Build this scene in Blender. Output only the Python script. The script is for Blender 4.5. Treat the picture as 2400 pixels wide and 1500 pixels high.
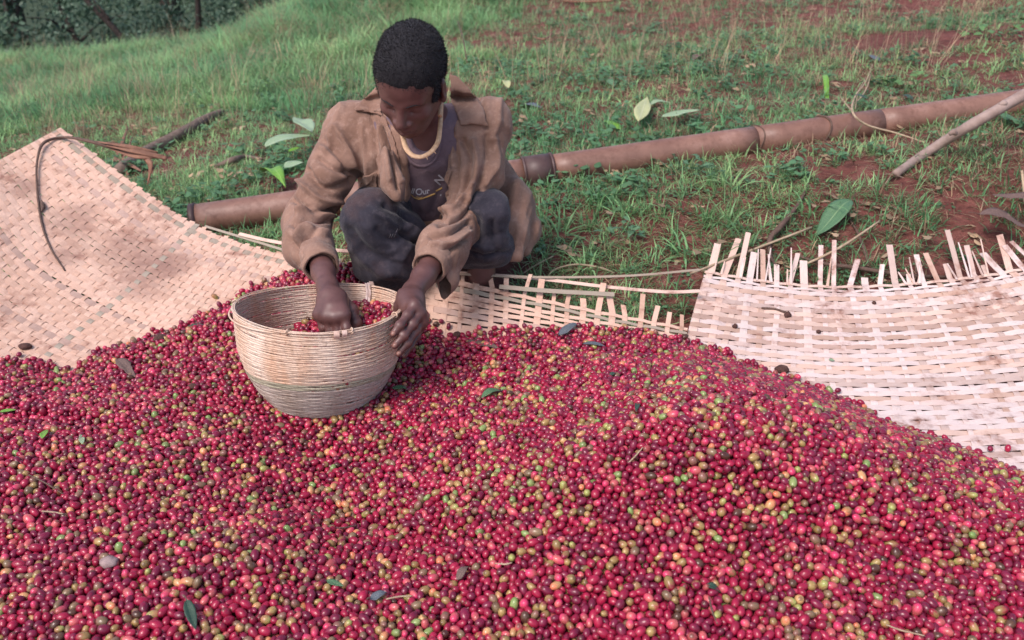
import bpy, bmesh, math, random
import numpy as np
from mathutils import Vector, Matrix, Euler
from mathutils.bvhtree import BVHTree

for _o in list(bpy.data.objects):
    bpy.data.objects.remove(_o)
random.seed(7)
RNG = np.random.default_rng(11)
SC = bpy.context.scene
COL = SC.collection
PI = math.pi
R = math.radians

# ------------------------------------------------------------------ camera
CAM_H, PITCH, FPX = 1.15, R(27.0), 2078.0
CP, SP = math.cos(PITCH), math.sin(PITCH)
cam_d = bpy.data.cameras.new('camera')
cam = bpy.data.objects.new('camera', cam_d)
COL.objects.link(cam)
cam.location = (0, 0, CAM_H)
cam.rotation_euler = (PI/2 - PITCH, 0, 0)
cam_d.sensor_width = 36.0
cam_d.sensor_fit = 'HORIZONTAL'
cam_d.lens = FPX/2400*36.0
cam_d.clip_start = 0.05
cam_d.clip_end = 2000
cam_d.dof.use_dof = True
cam_d.dof.focus_distance = 1.95
cam_d.dof.aperture_fstop = 5.0
SC.camera = cam

# ------------------------------------------------------------------ light
SUN_EL, SUN_AZ = R(52), R(-138)      # azimuth from +y towards +x: high on the left
SKY_STRENGTH = 0.14
world = bpy.data.worlds.new('World')
SC.world = world
world.use_nodes = True
wn = world.node_tree
wn.nodes.clear()
sky = wn.nodes.new('ShaderNodeTexSky')
sky.sky_type = 'NISHITA'
sky.sun_disc = False
sky.sun_elevation = SUN_EL
sky.sun_rotation = SUN_AZ
sky.air_density = 1.0
sky.dust_density = 3.0
bgn = wn.nodes.new('ShaderNodeBackground')
bgn.inputs['Strength'].default_value = SKY_STRENGTH
won = wn.nodes.new('ShaderNodeOutputWorld')
wn.links.new(sky.outputs[0], bgn.inputs[0])
wn.links.new(bgn.outputs[0], won.inputs[0])
sun_d = bpy.data.lights.new('sun', 'SUN')
sun = bpy.data.objects.new('sun', sun_d)
COL.objects.link(sun)
sun_d.energy = 1.8
sun_d.angle = R(24)
sun_d.color = (1.0, 0.87, 0.85)
_sd = Vector((math.sin(SUN_AZ)*math.cos(SUN_EL), math.cos(SUN_AZ)*math.cos(SUN_EL), math.sin(SUN_EL)))
sun.rotation_euler = _sd.to_track_quat('Z', 'Y').to_euler()
SC.view_settings.view_transform = 'Standard'
SC.view_settings.look = 'None'
SC.view_settings.gamma = 1.0
SC.view_settings.use_curve_mapping = False
SC.view_settings.exposure = 0.62
SC.cycles.use_denoising = True
SC.cycles.max_bounces = 5

# ------------------------------------------------------------------ helpers
def ray(u, v):
    """unit-depth ray through a pixel of the 2400x1500 photograph"""
    a, b = (u-1200)/FPX, (750-v)/FPX
    return np.array([a, CP + b*SP, -SP + b*CP])

def W(u, v, d):
    """world point seen at pixel (u, v) at d metres of depth"""
    return np.array([0, 0, CAM_H]) + ray(u, v)*d

def proj(P):
    P = np.asarray(P, float)
    x, y, z = P[..., 0], P[..., 1], P[..., 2]-CAM_H
    dep = y*CP - z*SP
    up = y*SP + z*CP
    dd = np.maximum(dep, 1e-4)
    return 1200 + FPX*x/dd, 750 - FPX*up/dd, dep

def smooth(a, b, x):
    t = np.clip((x-a)/(b-a), 0, 1)
    return t*t*(3-2*t)

def vnoise(p, seed=0):
    """value noise in -1..1 for (N,3) points"""
    p = np.asarray(p, float)
    i = np.floor(p).astype(np.int64)
    f = p - i
    f = f*f*(3-2*f)
    def h(dx, dy, dz):
        n = (i[:, 0]+dx)*374761393 + (i[:, 1]+dy)*668265263 + (i[:, 2]+dz)*2147483647 + seed*1274126177
        n = (n ^ (n >> 13))*1274126177
        n = n & 0xffffffff
        n = (n ^ (n >> 16)) & 0xffff
        return n/32767.5 - 1
    r = 0
    for dx in (0, 1):
        wx = f[:, 0] if dx else 1-f[:, 0]
        for dy in (0, 1):
            wy = f[:, 1] if dy else 1-f[:, 1]
            for dz in (0, 1):
                wz = f[:, 2] if dz else 1-f[:, 2]
                r = r + wx*wy*wz*h(dx, dy, dz)
    return r

def fbm(p, oct=3, seed=0):
    p = np.asarray(p, float)
    a, s, r = 1.0, 0.0, 0
    for k in range(oct):
        r = r + a*vnoise(p*(2**k)+17.3*k, seed+k)
        s += a
        a *= .5
    return r/s

def P3(x, y, z=0):
    return np.stack([np.broadcast_to(x, np.shape(x)), y, np.broadcast_to(z, np.shape(x))], -1)

def mesh_np(name, V, F, smooth_=True, uv=None):
    """V (n,3); F list/array of quads or tris; uv per vertex"""
    me = bpy.data.meshes.new(name)
    V = np.asarray(V, np.float32)
    F = np.asarray(F, np.int32)
    n, k = F.shape
    me.vertices.add(len(V))
    me.vertices.foreach_set('co', V.ravel())
    me.loops.add(n*k)
    me.loops.foreach_set('vertex_index', F.ravel())
    me.polygons.add(n)
    me.polygons.foreach_set('loop_start', np.arange(0, n*k, k, dtype=np.int32))
    try:
        me.polygons.foreach_set('loop_total', np.full(n, k, np.int32))
    except Exception:
        pass
    me.polygons.foreach_set('use_smooth', np.full(n, smooth_, bool))
    if uv is not None:
        l = me.uv_layers.new(name='uv')
        l.data.foreach_set('uv', np.asarray(uv, np.float32)[F.ravel()].ravel())
    me.update(calc_edges=True)
    me.validate()
    return me

def link(name, data, mat=None, parent=None, loc=None):
    o = bpy.data.objects.new(name, data)
    COL.objects.link(o)
    if mat is not None and data is not None:
        data.materials.clear()
        data.materials.append(mat)
    if parent is not None:
        o.parent = parent
    if loc is not None:
        o.location = loc
    return o

def tag(o, label=None, cat=None, group=None, kind=None):
    if label: o['label'] = label
    if cat: o['category'] = cat
    if group: o['group'] = group
    if kind: o['kind'] = kind
    return o

def thing(name, label, cat, loc=(0, 0, 0), group=None):
    o = bpy.data.objects.new(name, None)
    COL.objects.link(o)
    o.empty_display_size = .05
    o.location = tuple(float(q) for q in loc)
    return tag(o, label, cat, group)

def part(name, V, F, mat, parent, uv=None, smooth_=True, label=None):
    """a child mesh from world coordinates"""
    off = np.array(parent.location) if parent is not None else np.zeros(3)
    p = parent
    while p is not None and p.parent is not None:
        p = p.parent
        off = off + np.array(p.location)
    me = mesh_np(name, np.asarray(V)-off, F, smooth_, uv)
    o = link(name, me, mat, parent)
    if label: o['label'] = label
    return o

def sweep(path, rad, n=8, cap=True, flat=None, ell=None, twist=0.0):
    """tube along path; rad scalar or array; ell = (a,b) section factors; returns V,F,UV"""
    path = np.asarray(path, float)
    m = len(path)
    rad = np.broadcast_to(rad, (m,)).astype(float)
    T = np.gradient(path, axis=0)
    T /= np.linalg.norm(T, axis=1)[:, None]+1e-12
    ref = np.array([0, 0, 1.0]) if abs(T[0][2]) < .9 else np.array([1.0, 0, 0])
    N = np.zeros_like(T)
    nprev = np.cross(T[0], ref); nprev /= np.linalg.norm(nprev)
    for i in range(m):
        nn = nprev - T[i]*np.dot(nprev, T[i])
        nn /= np.linalg.norm(nn)+1e-12
        N[i] = nn
        nprev = nn
    B = np.cross(T, N)
    a, b = ell if ell else (1, 1)
    th = np.arange(n)/n*2*PI
    tw = np.linspace(0, twist, m)
    V, U = [], []
    L = np.concatenate([[0], np.cumsum(np.linalg.norm(np.diff(path, axis=0), axis=1))])
    for i in range(m):
        c, s = np.cos(th)*a, np.sin(th)*b
        ct, st = math.cos(tw[i]), math.sin(tw[i])
        c, s = c*ct - s*st, c*st + s*ct
        V.append(path[i] + rad[i]*(c[:, None]*N[i] + s[:, None]*B[i]))
        U.append(np.stack([th/(2*PI), np.full(n, L[i])], 1))
    V = np.concatenate(V); U = np.concatenate(U)
    F = []
    for i in range(m-1):
        for j in range(n):
            k = (j+1) % n
            F.append((i*n+j, i*n+k, (i+1)*n+k, (i+1)*n+j))
    if cap:
        c0, c1 = len(V), len(V)+1
        V = np.vstack([V, path[0], path[-1]])
        U = np.vstack([U, [.5, 0], [.5, L[-1]]])
        for j in range(n):
            k = (j+1) % n
            F.append((c0, k, j, c0))
            F.append((c1, (m-1)*n+j, (m-1)*n+k, c1))
    # degenerate quads as tris -> keep all quads by splitting caps to tri-like quads is invalid: make tris
    return V, F, U

def quads_tris(F):
    """split mixed faces to triangles"""
    out = []
    for f in F:
        g = []
        for q in f:
            if q not in g: g.append(q)
        if len(g) == 4:
            out.append((g[0], g[1], g[2])); out.append((g[0], g[2], g[3]))
        elif len(g) == 3:
            out.append(tuple(g))
    return np.array(out, np.int32)

def spline(pts, n):
    """Catmull-Rom through pts, n samples (uniform in parameter)"""
    pts = np.asarray(pts, float)
    m = len(pts)
    P = np.vstack([2*pts[0]-pts[1], pts, 2*pts[-1]-pts[-2]])
    t = np.linspace(0, m-1-1e-9, n)
    i = t.astype(int); f = (t-i)[:, None]
    p0, p1, p2, p3 = P[i], P[i+1], P[i+2], P[i+3]
    return .5*((2*p1)+(-p0+p2)*f+(2*p0-5*p1+4*p2-p3)*f*f+(-p0+3*p1-3*p2+p3)*f**3)

def tube_part(name, pts, rad, mat, parent, n=8, k=40, sp=True, ell=None, twist=0, label=None):
    path = spline(pts, k) if sp else np.asarray(pts, float)
    if np.ndim(rad) > 0:
        rad = np.interp(np.linspace(0, 1, len(path)), np.linspace(0, 1, len(rad)), rad)
    V, F, U = sweep(path, rad, n, ell=ell, twist=twist)
    return part(name, V, quads_tris(F), mat, parent, uv=U, label=label)

# ------------------------------------------------------------------ materials
def mat_new(name):
    m = bpy.data.materials.new(name)
    m.use_nodes = True
    nt = m.node_tree
    nt.nodes.clear()
    out = nt.nodes.new('ShaderNodeOutputMaterial')
    b = nt.nodes.new('ShaderNodeBsdfPrincipled')
    nt.links.new(b.outputs[0], out.inputs[0])
    return m, nt, b

class NB:
    def __init__(s, nt): s.nt = nt
    def n(s, t, **kw):
        x = s.nt.nodes.new(t)
        for k, v in kw.items(): setattr(x, k, v)
        return x
    def l(s, a, b): s.nt.links.new(a, b)
    def coord(s, which='Object', scale=(1, 1, 1)):
        if which == 'Position':
            o = s.n('ShaderNodeNewGeometry').outputs['Position']
        else:
            o = s.n('ShaderNodeTexCoord').outputs[which]
        mp = s.n('ShaderNodeMapping')
        mp.inputs['Scale'].default_value = scale
        s.l(o, mp.inputs[0])
        return mp.outputs[0]
    def noise(s, vec, scale, detail=3, rough=.55, dist=0):
        x = s.n('ShaderNodeTexNoise')
        x.inputs['Scale'].default_value = scale
        x.inputs['Detail'].default_value = detail
        x.inputs['Roughness'].default_value = rough
        x.inputs['Distortion'].default_value = dist
        if vec is not None: s.l(vec, x.inputs['Vector'])
        return x.outputs['Fac']
    def ramp(s, fac, stops):
        x = s.n('ShaderNodeValToRGB')
        e = x.color_ramp.elements
        while len(e) > 1: e.remove(e[-1])
        for i, (p, c) in enumerate(stops):
            q = e[0] if i == 0 else e.new(p)
            q.position = p
            q.color = (*c, 1) if len(c) == 3 else c
        s.l(fac, x.inputs[0])
        return x.outputs[0]
    def mix(s, fac, a, b, blend='MIX'):
        x = s.n('ShaderNodeMix', data_type='RGBA', blend_type=blend)
        for sock, val in ((x.inputs[0], fac), (x.inputs[6], a), (x.inputs[7], b)):
            if isinstance(val, (int, float)): sock.default_value = val
            elif isinstance(val, tuple): sock.default_value = (*val, 1) if len(val) == 3 else val
            else: s.l(val, sock)
        return x.outputs[2]
    def math(s, op, a, b=0.0):
        x = s.n('ShaderNodeMath', operation=op)
        for sock, val in ((x.inputs[0], a), (x.inputs[1], b)):
            if isinstance(val, (int, float)): sock.default_value = val
            else: s.l(val, sock)
        return x.outputs[0]
    def bump(s, h, strength=.4, dist=.002, to=None):
        x = s.n('ShaderNodeBump')
        x.inputs['Strength'].default_value = strength
        x.inputs['Distance'].default_value = dist
        s.l(h, x.inputs['Height'])
        if to is not None: s.l(x.outputs[0], to.inputs['Normal'])
        return x.outputs[0]

def simple_mat(name, col, col2=None, scale=30, rough=.8, bump=.3, bdist=.001, sheen=0, coord='Position', stretch=(1, 1, 1), spec=.5):
    m, nt, b = mat_new(name)
    k = NB(nt)
    v = k.coord(coord, stretch)
    f = k.noise(v, scale, 4, .6)
    c2 = col2 if col2 else tuple(q*.65 for q in col)
    k.l(k.ramp(f, [(.3, c2), (.7, col)]), b.inputs['Base Color'])
    b.inputs['Roughness'].default_value = rough
    b.inputs['Specular IOR Level'].default_value = spec
    if sheen: b.inputs['Sheen Weight'].default_value = sheen
    if bump: k.bump(k.noise(v, scale*3, 3), bump, bdist, b)
    return m
# ------------------------------------------------------------------ ground
def ground_base(x, y):
    x = np.asarray(x, float); y = np.asarray(y, float)
    s = smooth(1.95, 2.95, y)
    xx = np.where(x > 0, 6*np.tanh(x/6), 9*np.tanh(x/9))
    z = s*(.15 + .10*xx)
    # the brow of the slope, then the fall towards the thicket
    crest = 9.0 + .9*smooth(-3.5, 1.5, x)*3
    z = z + .16*smooth(6.5, 9, y)*smooth(-3.0, -1.2, x) - .34*smooth(4.2, 9, y)*smooth(-1.3, -3.6, x)
    z = z - 2.6*smooth(0, 9, y-crest) - 4*smooth(9, 60, y-crest)
    return z

def ground_z(x, y):
    x = np.asarray(x, float); y = np.asarray(y, float)
    sh = x.shape
    q = np.stack([x.ravel(), y.ravel(), np.zeros(x.size)], 1)
    n1 = vnoise(q*1.1, 3).reshape(sh)
    n2 = fbm(q*6.0, 3, 5).reshape(sh)
    n3 = fbm(q*22.0, 2, 9).reshape(sh)
    amp = smooth(1.9, 2.6, y)
    return ground_base(x, y) + amp*(.035*n1*smooth(2.9, 5, y) + .016*n2 + .006*n3) - .004

def grid_axis(lo, hi, fine_lo, fine_hi, h):
    a = list(np.arange(fine_lo, fine_hi+h, h))
    s, x = h, a[-1]
    while x < hi:
        s *= 1.13; x += s; a.append(x)
    s, x, pre = h, a[0], []
    while x > lo:
        s *= 1.13; x -= s; pre.append(x)
    return np.array(pre[::-1]+a)

gx = grid_axis(-160, 160, -3.2, 3.2, .028)
gy = grid_axis(-60, 260, 1.7, 6.5, .028)
GX, GY = np.meshgrid(gx, gy, indexing='ij')
GZ = ground_z(GX, GY)
gV = np.stack([GX, GY, GZ], -1).reshape(-1, 3)
ni, nj = GX.shape
_i, _j = np.meshgrid(np.arange(ni-1), np.arange(nj-1), indexing='ij')
_a = (_i*nj+_j).ravel()
gF = np.stack([_a, _a+nj, _a+nj+1, _a+1], 1)
M_soil, nt, b = mat_new('red_soil')
k = NB(nt)
v = k.coord('Position')
n1 = k.noise(v, 1.4, 4, .6)
n2 = k.noise(v, 17, 7, .72)
c = k.ramp(n2, [(.30, (.060, .020, .016)), (.48, (.150, .050, .042)), (.56, (.19, .068, .058)), (.74, (.30, .13, .11))])
c = k.mix(k.math('MULTIPLY', n1, .5), c, (.11, .045, .033))
sy = k.n('ShaderNodeSeparateXYZ'); k.l(v, sy.inputs[0])
und = k.math('ADD', sy.outputs[1], k.math('MULTIPLY', n2, 2.0))
und = k.n('ShaderNodeMapRange').outputs[0] if False else k.math('MINIMUM', k.math('MAXIMUM', k.math('MULTIPLY', k.math('SUBTRACT', und, 9.5), .5), 0.0), 1.0)
c = k.mix(und, c, k.ramp(n2, [(.3, (.020, .035, .018)), (.7, (.06, .085, .04))]))   # leaf litter and undergrowth below the thicket
k.l(c, b.inputs['Base Color'])
b.inputs['Roughness'].default_value = .93
b.inputs['Specular IOR Level'].default_value = .25
h = k.math('ADD', k.noise(v, 60, 5, .7), k.math('MULTIPLY', k.noise(v, 12, 3), 2.0))
k.bump(h, .9, .012, b)
ground = link('ground', mesh_np('ground', gV, gF), M_soil)
tag(ground, kind='structure')

def gz(x, y):
    return float(ground_z(np.array([x]), np.array([y]))[0])

def hit_ground(u, v, lift=0.0):
    """where the pixel's ray meets the terrain"""
    r = ray(u, v)
    lo, d = None, .8
    while d < 60:
        p = np.array([0, 0, CAM_H]) + r*d
        if p[2] < gz(p[0], p[1]) + lift:
            a, c = d-.05, d
            for _ in range(20):
                mid = (a+c)/2
                p = np.array([0, 0, CAM_H]) + r*mid
                if p[2] < gz(p[0], p[1]) + lift: c = mid
                else: a = mid
            return p
        d += .05
    return np.array([0, 0, CAM_H]) + r*30
# ------------------------------------------------------------------ bamboo mats
def Pz(u, v, z):
    r = ray(u, v)
    return np.array([0, 0, CAM_H]) + r*((z-CAM_H)/r[2])

def bamboo_mat(name, c_lo, c_hi, dirt=.5, dirt_lo=.56, smudge=(), even=0.0):
    m, nt, b = mat_new(name)
    k = NB(nt)
    uv = k.n('ShaderNodeTexCoord').outputs['UV']
    mp = k.n('ShaderNodeMapping'); mp.inputs['Scale'].default_value = (5, 1.6, 1); k.l(uv, mp.inputs[0])
    oi = k.n('ShaderNodeObjectInfo').outputs['Random']
    ad = k.n('ShaderNodeVectorMath', operation='ADD'); k.l(mp.outputs[0], ad.inputs[0])
    cx = k.n('ShaderNodeCombineXYZ'); k.l(k.math('MULTIPLY', oi, 37), cx.inputs[2]); k.l(cx.outputs[0], ad.inputs[1])
    f1 = k.noise(ad.outputs[0], 9, 4, .65)
    base = k.ramp(f1, [(.28, c_lo), (.72, c_hi)])
    tone = k.ramp(oi, [(0, (.66, .58, .52)), (.25, (.95, .86, .8)), (.6, (1, .97, .95)), (1, (.86, .83, .80))])
    base = k.mix(1.0-even, base, tone, 'MULTIPLY')
    pos = k.coord('Position')
    # tone changes along a strip piece by piece
    f3 = k.noise(pos, 16, 2, .5)
    base = k.mix(k.math('MULTIPLY', f3, .45), base, k.mix(1.0, base, (.74, .62, .55), 'MULTIPLY'))
    # mud trodden into the weave
    d1 = k.noise(pos, 4.5, 6, .72, .6)
    d2 = k.noise(pos, 34, 3, .6)
    dm = k.math('MULTIPLY', k.ramp(d1, [(dirt_lo, (0, 0, 0)), (dirt_lo+.10, (1, 1, 1))]), k.ramp(d2, [(.38, (0, 0, 0)), (.62, (1, 1, 1))]))
    base = k.mix(k.math('MULTIPLY', dm, dirt), base, (.27, .125, .085))
    for (sx_, sy_, sz_, rr_) in smudge:                       # rubbed-in earth, each smudge where it is
        vm = k.n('ShaderNodeVectorMath', operation='DISTANCE'); k.l(pos, vm.inputs[0]); vm.inputs[1].default_value = (sx_, sy_, sz_)
        e_ = k.math('ADD', k.math('DIVIDE', vm.outputs['Value'], rr_), k.math('MULTIPLY', k.math('SUBTRACT', d1, .5), 2.2))
        base = k.mix(k.math('MULTIPLY', k.ramp(e_, [(.35, (1, 1, 1)), (1.0, (0, 0, 0))]), k.math('ADD', .25, k.math('MULTIPLY', d2, .7))), base, (.27, .15, .115))
    k.l(base, b.inputs['Base Color'])
    b.inputs['Roughness'].default_value = .62
    k.bump(f1, .25, .0008, b)
    return m

class Patch:
    def __init__(s, grid):
        s.G = np.array([[Pz(*c) for c in row] for row in grid])      # rows (t) x cols (s) x 3
        s.nt, s.ns = s.G.shape[:2]
    @staticmethod
    def _w(t, n):
        t = np.clip(t, 0, 1)*(n-1)
        i = np.minimum(t.astype(int), n-2)
        f = t-i
        w = np.stack([-.5*f+f*f-.5*f**3, 1-2.5*f*f+1.5*f**3, .5*f+2*f*f-1.5*f**3, -.5*f*f+.5*f**3], -1)
        return i, w
    def pos(s, S, T):
        S = np.asarray(S, float); T = np.asarray(T, float)
        S, T = np.broadcast_arrays(S, T)
        Sc, Tc = np.clip(S, 0, 1), np.clip(T, 0, 1)
        def core(S_, T_):
            i, wi = s._w(S_, s.ns); j, wj = s._w(T_, s.nt)
            G = s.G
            Gp = np.concatenate([2*G[:1]-G[1:2], G, 2*G[-1:]-G[-2:-1]], 0)
            Gp = np.concatenate([2*Gp[:, :1]-Gp[:, 1:2], Gp, 2*Gp[:, -1:]-Gp[:, -2:-1]], 1)
            r = 0
            for a in range(4):
                for b_ in range(4):
                    r = r + (wi[..., b_]*wj[..., a])[..., None]*Gp[j+a, i+b_]
            return r
        P = core(Sc, Tc)
        e = 1e-3
        if np.any(T < 0):
            g = (core(Sc, np.clip(Tc+e, 0, 1)) - P)/e
            P = P + np.where((T < 0)[..., None], g*(T-Tc)[..., None], 0)
        if np.any(S > 1) or np.any(S < 0):
            g = (core(np.clip(Sc+e, 0, 1), Tc) - core(np.clip(Sc-e, 0, 1), Tc))/np.where((Sc+e > 1) | (Sc-e < 0), e, 2*e)[..., None]
            P = P + np.where(((S > 1) | (S < 0))[..., None], g*(S-Sc)[..., None], 0)
        return P
    def frame(s, S, T):
        e = 2e-3
        ds = (s.pos(np.clip(S, e, 1-e)+e, np.clip(T, e, 1-e)) - s.pos(np.clip(S, e, 1-e)-e, np.clip(T, e, 1-e)))
        dt = (s.pos(np.clip(S, e, 1-e), np.clip(T, e, 1-e)+e) - s.pos(np.clip(S, e, 1-e), np.clip(T, e, 1-e)-e))
        ls = np.linalg.norm(ds, axis=-1, keepdims=True); lt = np.linalg.norm(dt, axis=-1, keepdims=True)
        n = np.cross(dt, ds); n /= np.linalg.norm(n, axis=-1, keepdims=True)
        n = np.where(n[..., 2:3] < 0, -n, n)
        return ds/ls, dt/lt, n, ls[..., 0]/(2*e), lt[..., 0]/(2*e)

grid_L = [
 [(140,300,.38),(290,415,.27),(440,518,.17),(570,572,.14),(700,605,.13),(860,628,.14),(1030,648,.15),(1230,690,.13),(1430,733,.10),(1612,768,.08)],
 [(-20,385,.33),(120,545,.19),(290,655,.11),(430,722,.08),(580,765,.055),(790,800,.04),(1010,870,.02),(1215,890,.02),(1410,910,.02),(1590,925,.02)],
 [(-200,480,.31),(-60,690,.14),(110,800,.065),(280,860,.035),(450,900,.02),(760,980,.015),(1000,1080,.015),(1210,1100,.01),(1410,1120,.01),(1590,1130,.01)],
 [(-420,590,.30),(-260,850,.11),(-90,960,.04),(100,1030,.02),(320,1080,.01),(720,1200,.01),(1000,1300,.01),(1210,1330,.005),(1410,1340,.005),(1600,1350,.005)],
]
grid_R = [
 [(1653,633,.12),(1800,656,.10),(1960,668,.10),(2130,662,.11),(2280,645,.13),(2420,622,.15),(2650,590,.18)],
 [(1612,780,.065),(1790,802,.05),(1985,815,.05),(2190,808,.05),(2390,790,.06),(2580,765,.07),(2860,735,.08)],
 [(1585,930,.03),(1785,950,.022),(2010,960,.022),(2250,960,.02),(2490,945,.02),(2720,920,.02),(3050,890,.02)],
 [(1550,1100,.02),(1775,1130,.02),(2030,1150,.02),(2320,1150,.02),(2600,1140,.02),(2880,1110,.02),(3250,1080,.02)],
 [(1520,1300,.02),(1760,1340,.02),(2060,1370,.02),(2410,1380,.02),(2750,1370,.02),(3080,1340,.02),(3500,1300,.02)],
]
PL, PR = Patch(grid_L), Patch(grid_R)
_q = np.linspace(0, 1, 90)
_gp = PL.pos(*np.meshgrid(_q, _q, indexing='ij')).reshape(-1, 3)
_gu, _gv, _gd = proj(_gp)
def on_left(u, v): return tuple(float(w) for w in _gp[np.argmin((_gu-u)**2+(_gv-v)**2)])
SMUDGE = [on_left(u_, v_)+(r_,) for u_, v_, r_ in ((300, 575, .13), (335, 640, .12), (185, 530, .11), (160, 600, .08), (60, 440, .07), (420, 620, .08))]
M_bamboo_left = bamboo_mat('bamboo_pinkish', (.54, .35, .26), (.82, .61, .505), .85, .52, SMUDGE, .25)
M_bamboo_green = bamboo_mat('bamboo_greyish_green', (.28, .24, .19), (.46, .42, .35), .4)
M_bamboo_brown = bamboo_mat('bamboo_brown', (.40, .27, .22), (.62, .46, .40), .6)
M_bamboo_white = bamboo_mat('bamboo_pale', (.62, .50, .47), (.86, .78, .78), .9, .50)
M_bamboo_cream = bamboo_mat('bamboo_cream', (.60, .43, .36), (.83, .68, .61), .85, .50)

def strip_mesh(C, side, nrm, width, th=.0009, x0=0.0):
    """a flat strip along C"""
    m = len(C)
    w = np.broadcast_to(width, (m,))[:, None]*.5
    V = np.stack([C-side*w-nrm*th*.5, C+side*w-nrm*th*.5, C+side*w+nrm*th*.5, C-side*w+nrm*th*.5], 1).reshape(-1, 3)
    L = np.concatenate([[0], np.cumsum(np.linalg.norm(np.diff(C, axis=0), axis=1))]) + x0
    U = np.stack([np.tile([0, 1, 1, 0], m), np.repeat(L*4, 4)], 1)
    i = np.arange(m-1)*4
    F = np.concatenate([np.stack([i+a, i+b_, i+4+b_, i+4+a], 1) for a, b_ in ((0, 1), (1, 2), (2, 3), (3, 0))])
    F = np.vstack([F, [[0, 3, 2, 1], [(m-1)*4, (m-1)*4+1, (m-1)*4+2, (m-1)*4+3]]])
    return V, F, U

def weave(root, patch, ns, nt_, ws, wt, amp, mats_s, mats_t, top_ext, wfun=None, left_ext=None, dens=None, curl_up=.35):
    gS = np.linspace(0, 1, 400)
    cum = np.cumsum(dens(gS) if dens else np.ones(400)); cum = (cum-cum[0])/(cum[-1]-cum[0])
    toI = lambda S: np.interp(S, gS, cum)*ns + np.where(S > 1, (S-1)*ns, 0) + np.where(S < 0, S*ns, 0)
    toS = lambda I: np.interp(I/ns, cum, gS)
    """ns strips across (running down the patch), nt_ strips running along it"""
    rg = np.random.default_rng(5)
    for j in range(nt_):                               # along
        T = (j+.5)/nt_ + rg.normal(0, .05)/nt_
        e0, e1 = left_ext(j, rg) if left_ext else (0, 0)
        S = np.linspace(0-e0, 1+e1, ns*4+1)
        wig = np.interp(S, np.linspace(0, 1, 12), rg.normal(0, .07, 12))/nt_
        TT = T + wig
        P = patch.pos(S, TT)
        ds, dt, n, ls, lt = patch.frame(S, TT)
        h = amp*np.cos(PI*(toI(S) - .5 + j))
        w = np.clip(wt*lt/nt_, .011, .050)*rg.uniform(.93, 1.02)
        if wfun is not None: w = w*wfun(S, j)
        V, F, U = strip_mesh(P+n*h[:, None], dt, n, w, x0=rg.uniform(0, 9))
        m = mats_t(j, rg)
        part('bamboo_strip', V, F, m, root, uv=U, smooth_=False)
    for i in range(ns):                                # across
        S0 = toS(i+.5) + rg.normal(0, .06)/ns
        e0 = top_ext(i, rg)
        T = np.linspace(-e0, 1, nt_*3+1)
        wig = np.interp(T, np.linspace(0, 1, 8), rg.normal(0, .06, 8))/ns
        SS = S0 + wig
        lean = rg.normal(0, .35) if e0 > .02 else 0
        SS = SS + np.where(T < 0, -T*lean*nt_/ns*.25, 0)
        P = patch.pos(SS, T)
        rise = np.where(T < 0, -T, 0)
        ds, dt, n, ls, lt = patch.frame(SS, T)
        P = P + np.stack([0*rise, 0*rise, rise*lt*curl_up*rg.uniform(.4, 1.3)], 1)
        h = -amp*np.cos(PI*(T*nt_ - .5 + i))*np.where(T < 0, .0, 1)
        w = ws*rg.uniform(.62 if e0 > .012 else .8, 1.15)*np.ones(len(T))
        side = ds - dt*np.sum(ds*dt, -1, keepdims=True)
        side /= np.linalg.norm(side, axis=-1, keepdims=True)
        V, F, U = strip_mesh(P+n*h[:, None], side, n, w, x0=rg.uniform(0, 9))
        part('bamboo_strip', V, F, mats_s(i, rg), root, uv=U, smooth_=False)

mat_left = thing('bamboo_mat', 'pinkish woven bamboo mat curling up at the left corner, running behind the man and basket', 'mat', Pz(300, 700, .0), 'woven bamboo mats under the heap')
NSL, NTL = 70, 46
def wL(S, j):
    return np.where(j < 7, 1 - .38*smooth(.62, .80, S), 1.0)*np.ones(len(S))
def topL(i, rg):
    s = float(np.interp((i+.5)/NSL, LCUM, LG))
    if s > .72: return rg.uniform(.02, .095)
    if s > .4: return rg.uniform(.0, .02)
    return rg.uniform(.0, .008)
LG = np.linspace(0, 1, 400)
densL = lambda s: 1+.75*(1-smooth(.38, .60, s))
LCUM = np.cumsum(densL(LG)); LCUM = (LCUM-LCUM[0])/(LCUM[-1]-LCUM[0])
weave(mat_left, PL, NSL, NTL, .0160, 1.02, .0014,
      lambda i, rg: M_bamboo_green if i in (21,) else M_bamboo_left,
      lambda j, rg: M_bamboo_green if j in (1,) else (M_bamboo_left if rg.random() < .93 else M_bamboo_brown),
      topL, wL, None, densL)
# loose slivers running along the upper edge of this mat
for pts, w, m in (([(960,632,.16),(1080,640,.165),(1250,652,.15),(1420,672,.14),(1560,684,.125),(1640,682,.12)], .010, M_bamboo_cream),
                  ([(1040,640,.172),(1150,646,.165),(1300,650,.155),(1480,646,.15),(1640,632,.14)], .007, M_bamboo_green),
                  ([(1170,672,.15),(1290,682,.145),(1440,690,.135)], .013, M_bamboo_green),
                  ([(560,548,.16),(640,566,.16),(760,584,.165),(850,590,.165)], .011, M_bamboo_cream),
                  ([(480,530,.16),(600,566,.15),(690,592,.15),(800,610,.15)], .008, M_bamboo_green)):
    C = spline([Pz(*q) for q in pts], 30)
    d = np.gradient(C, axis=0); d /= np.linalg.norm(d, axis=1)[:, None]
    nn = np.tile([0, -.55, .83], (30, 1)); sd = np.cross(nn, d); sd /= np.linalg.norm(sd, axis=1)[:, None]
    V, F, U = strip_mesh(C, sd, np.cross(d, sd), w, .0012)
    part('loose_sliver', V, F, m, mat_left, uv=U, smooth_=False)

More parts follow.
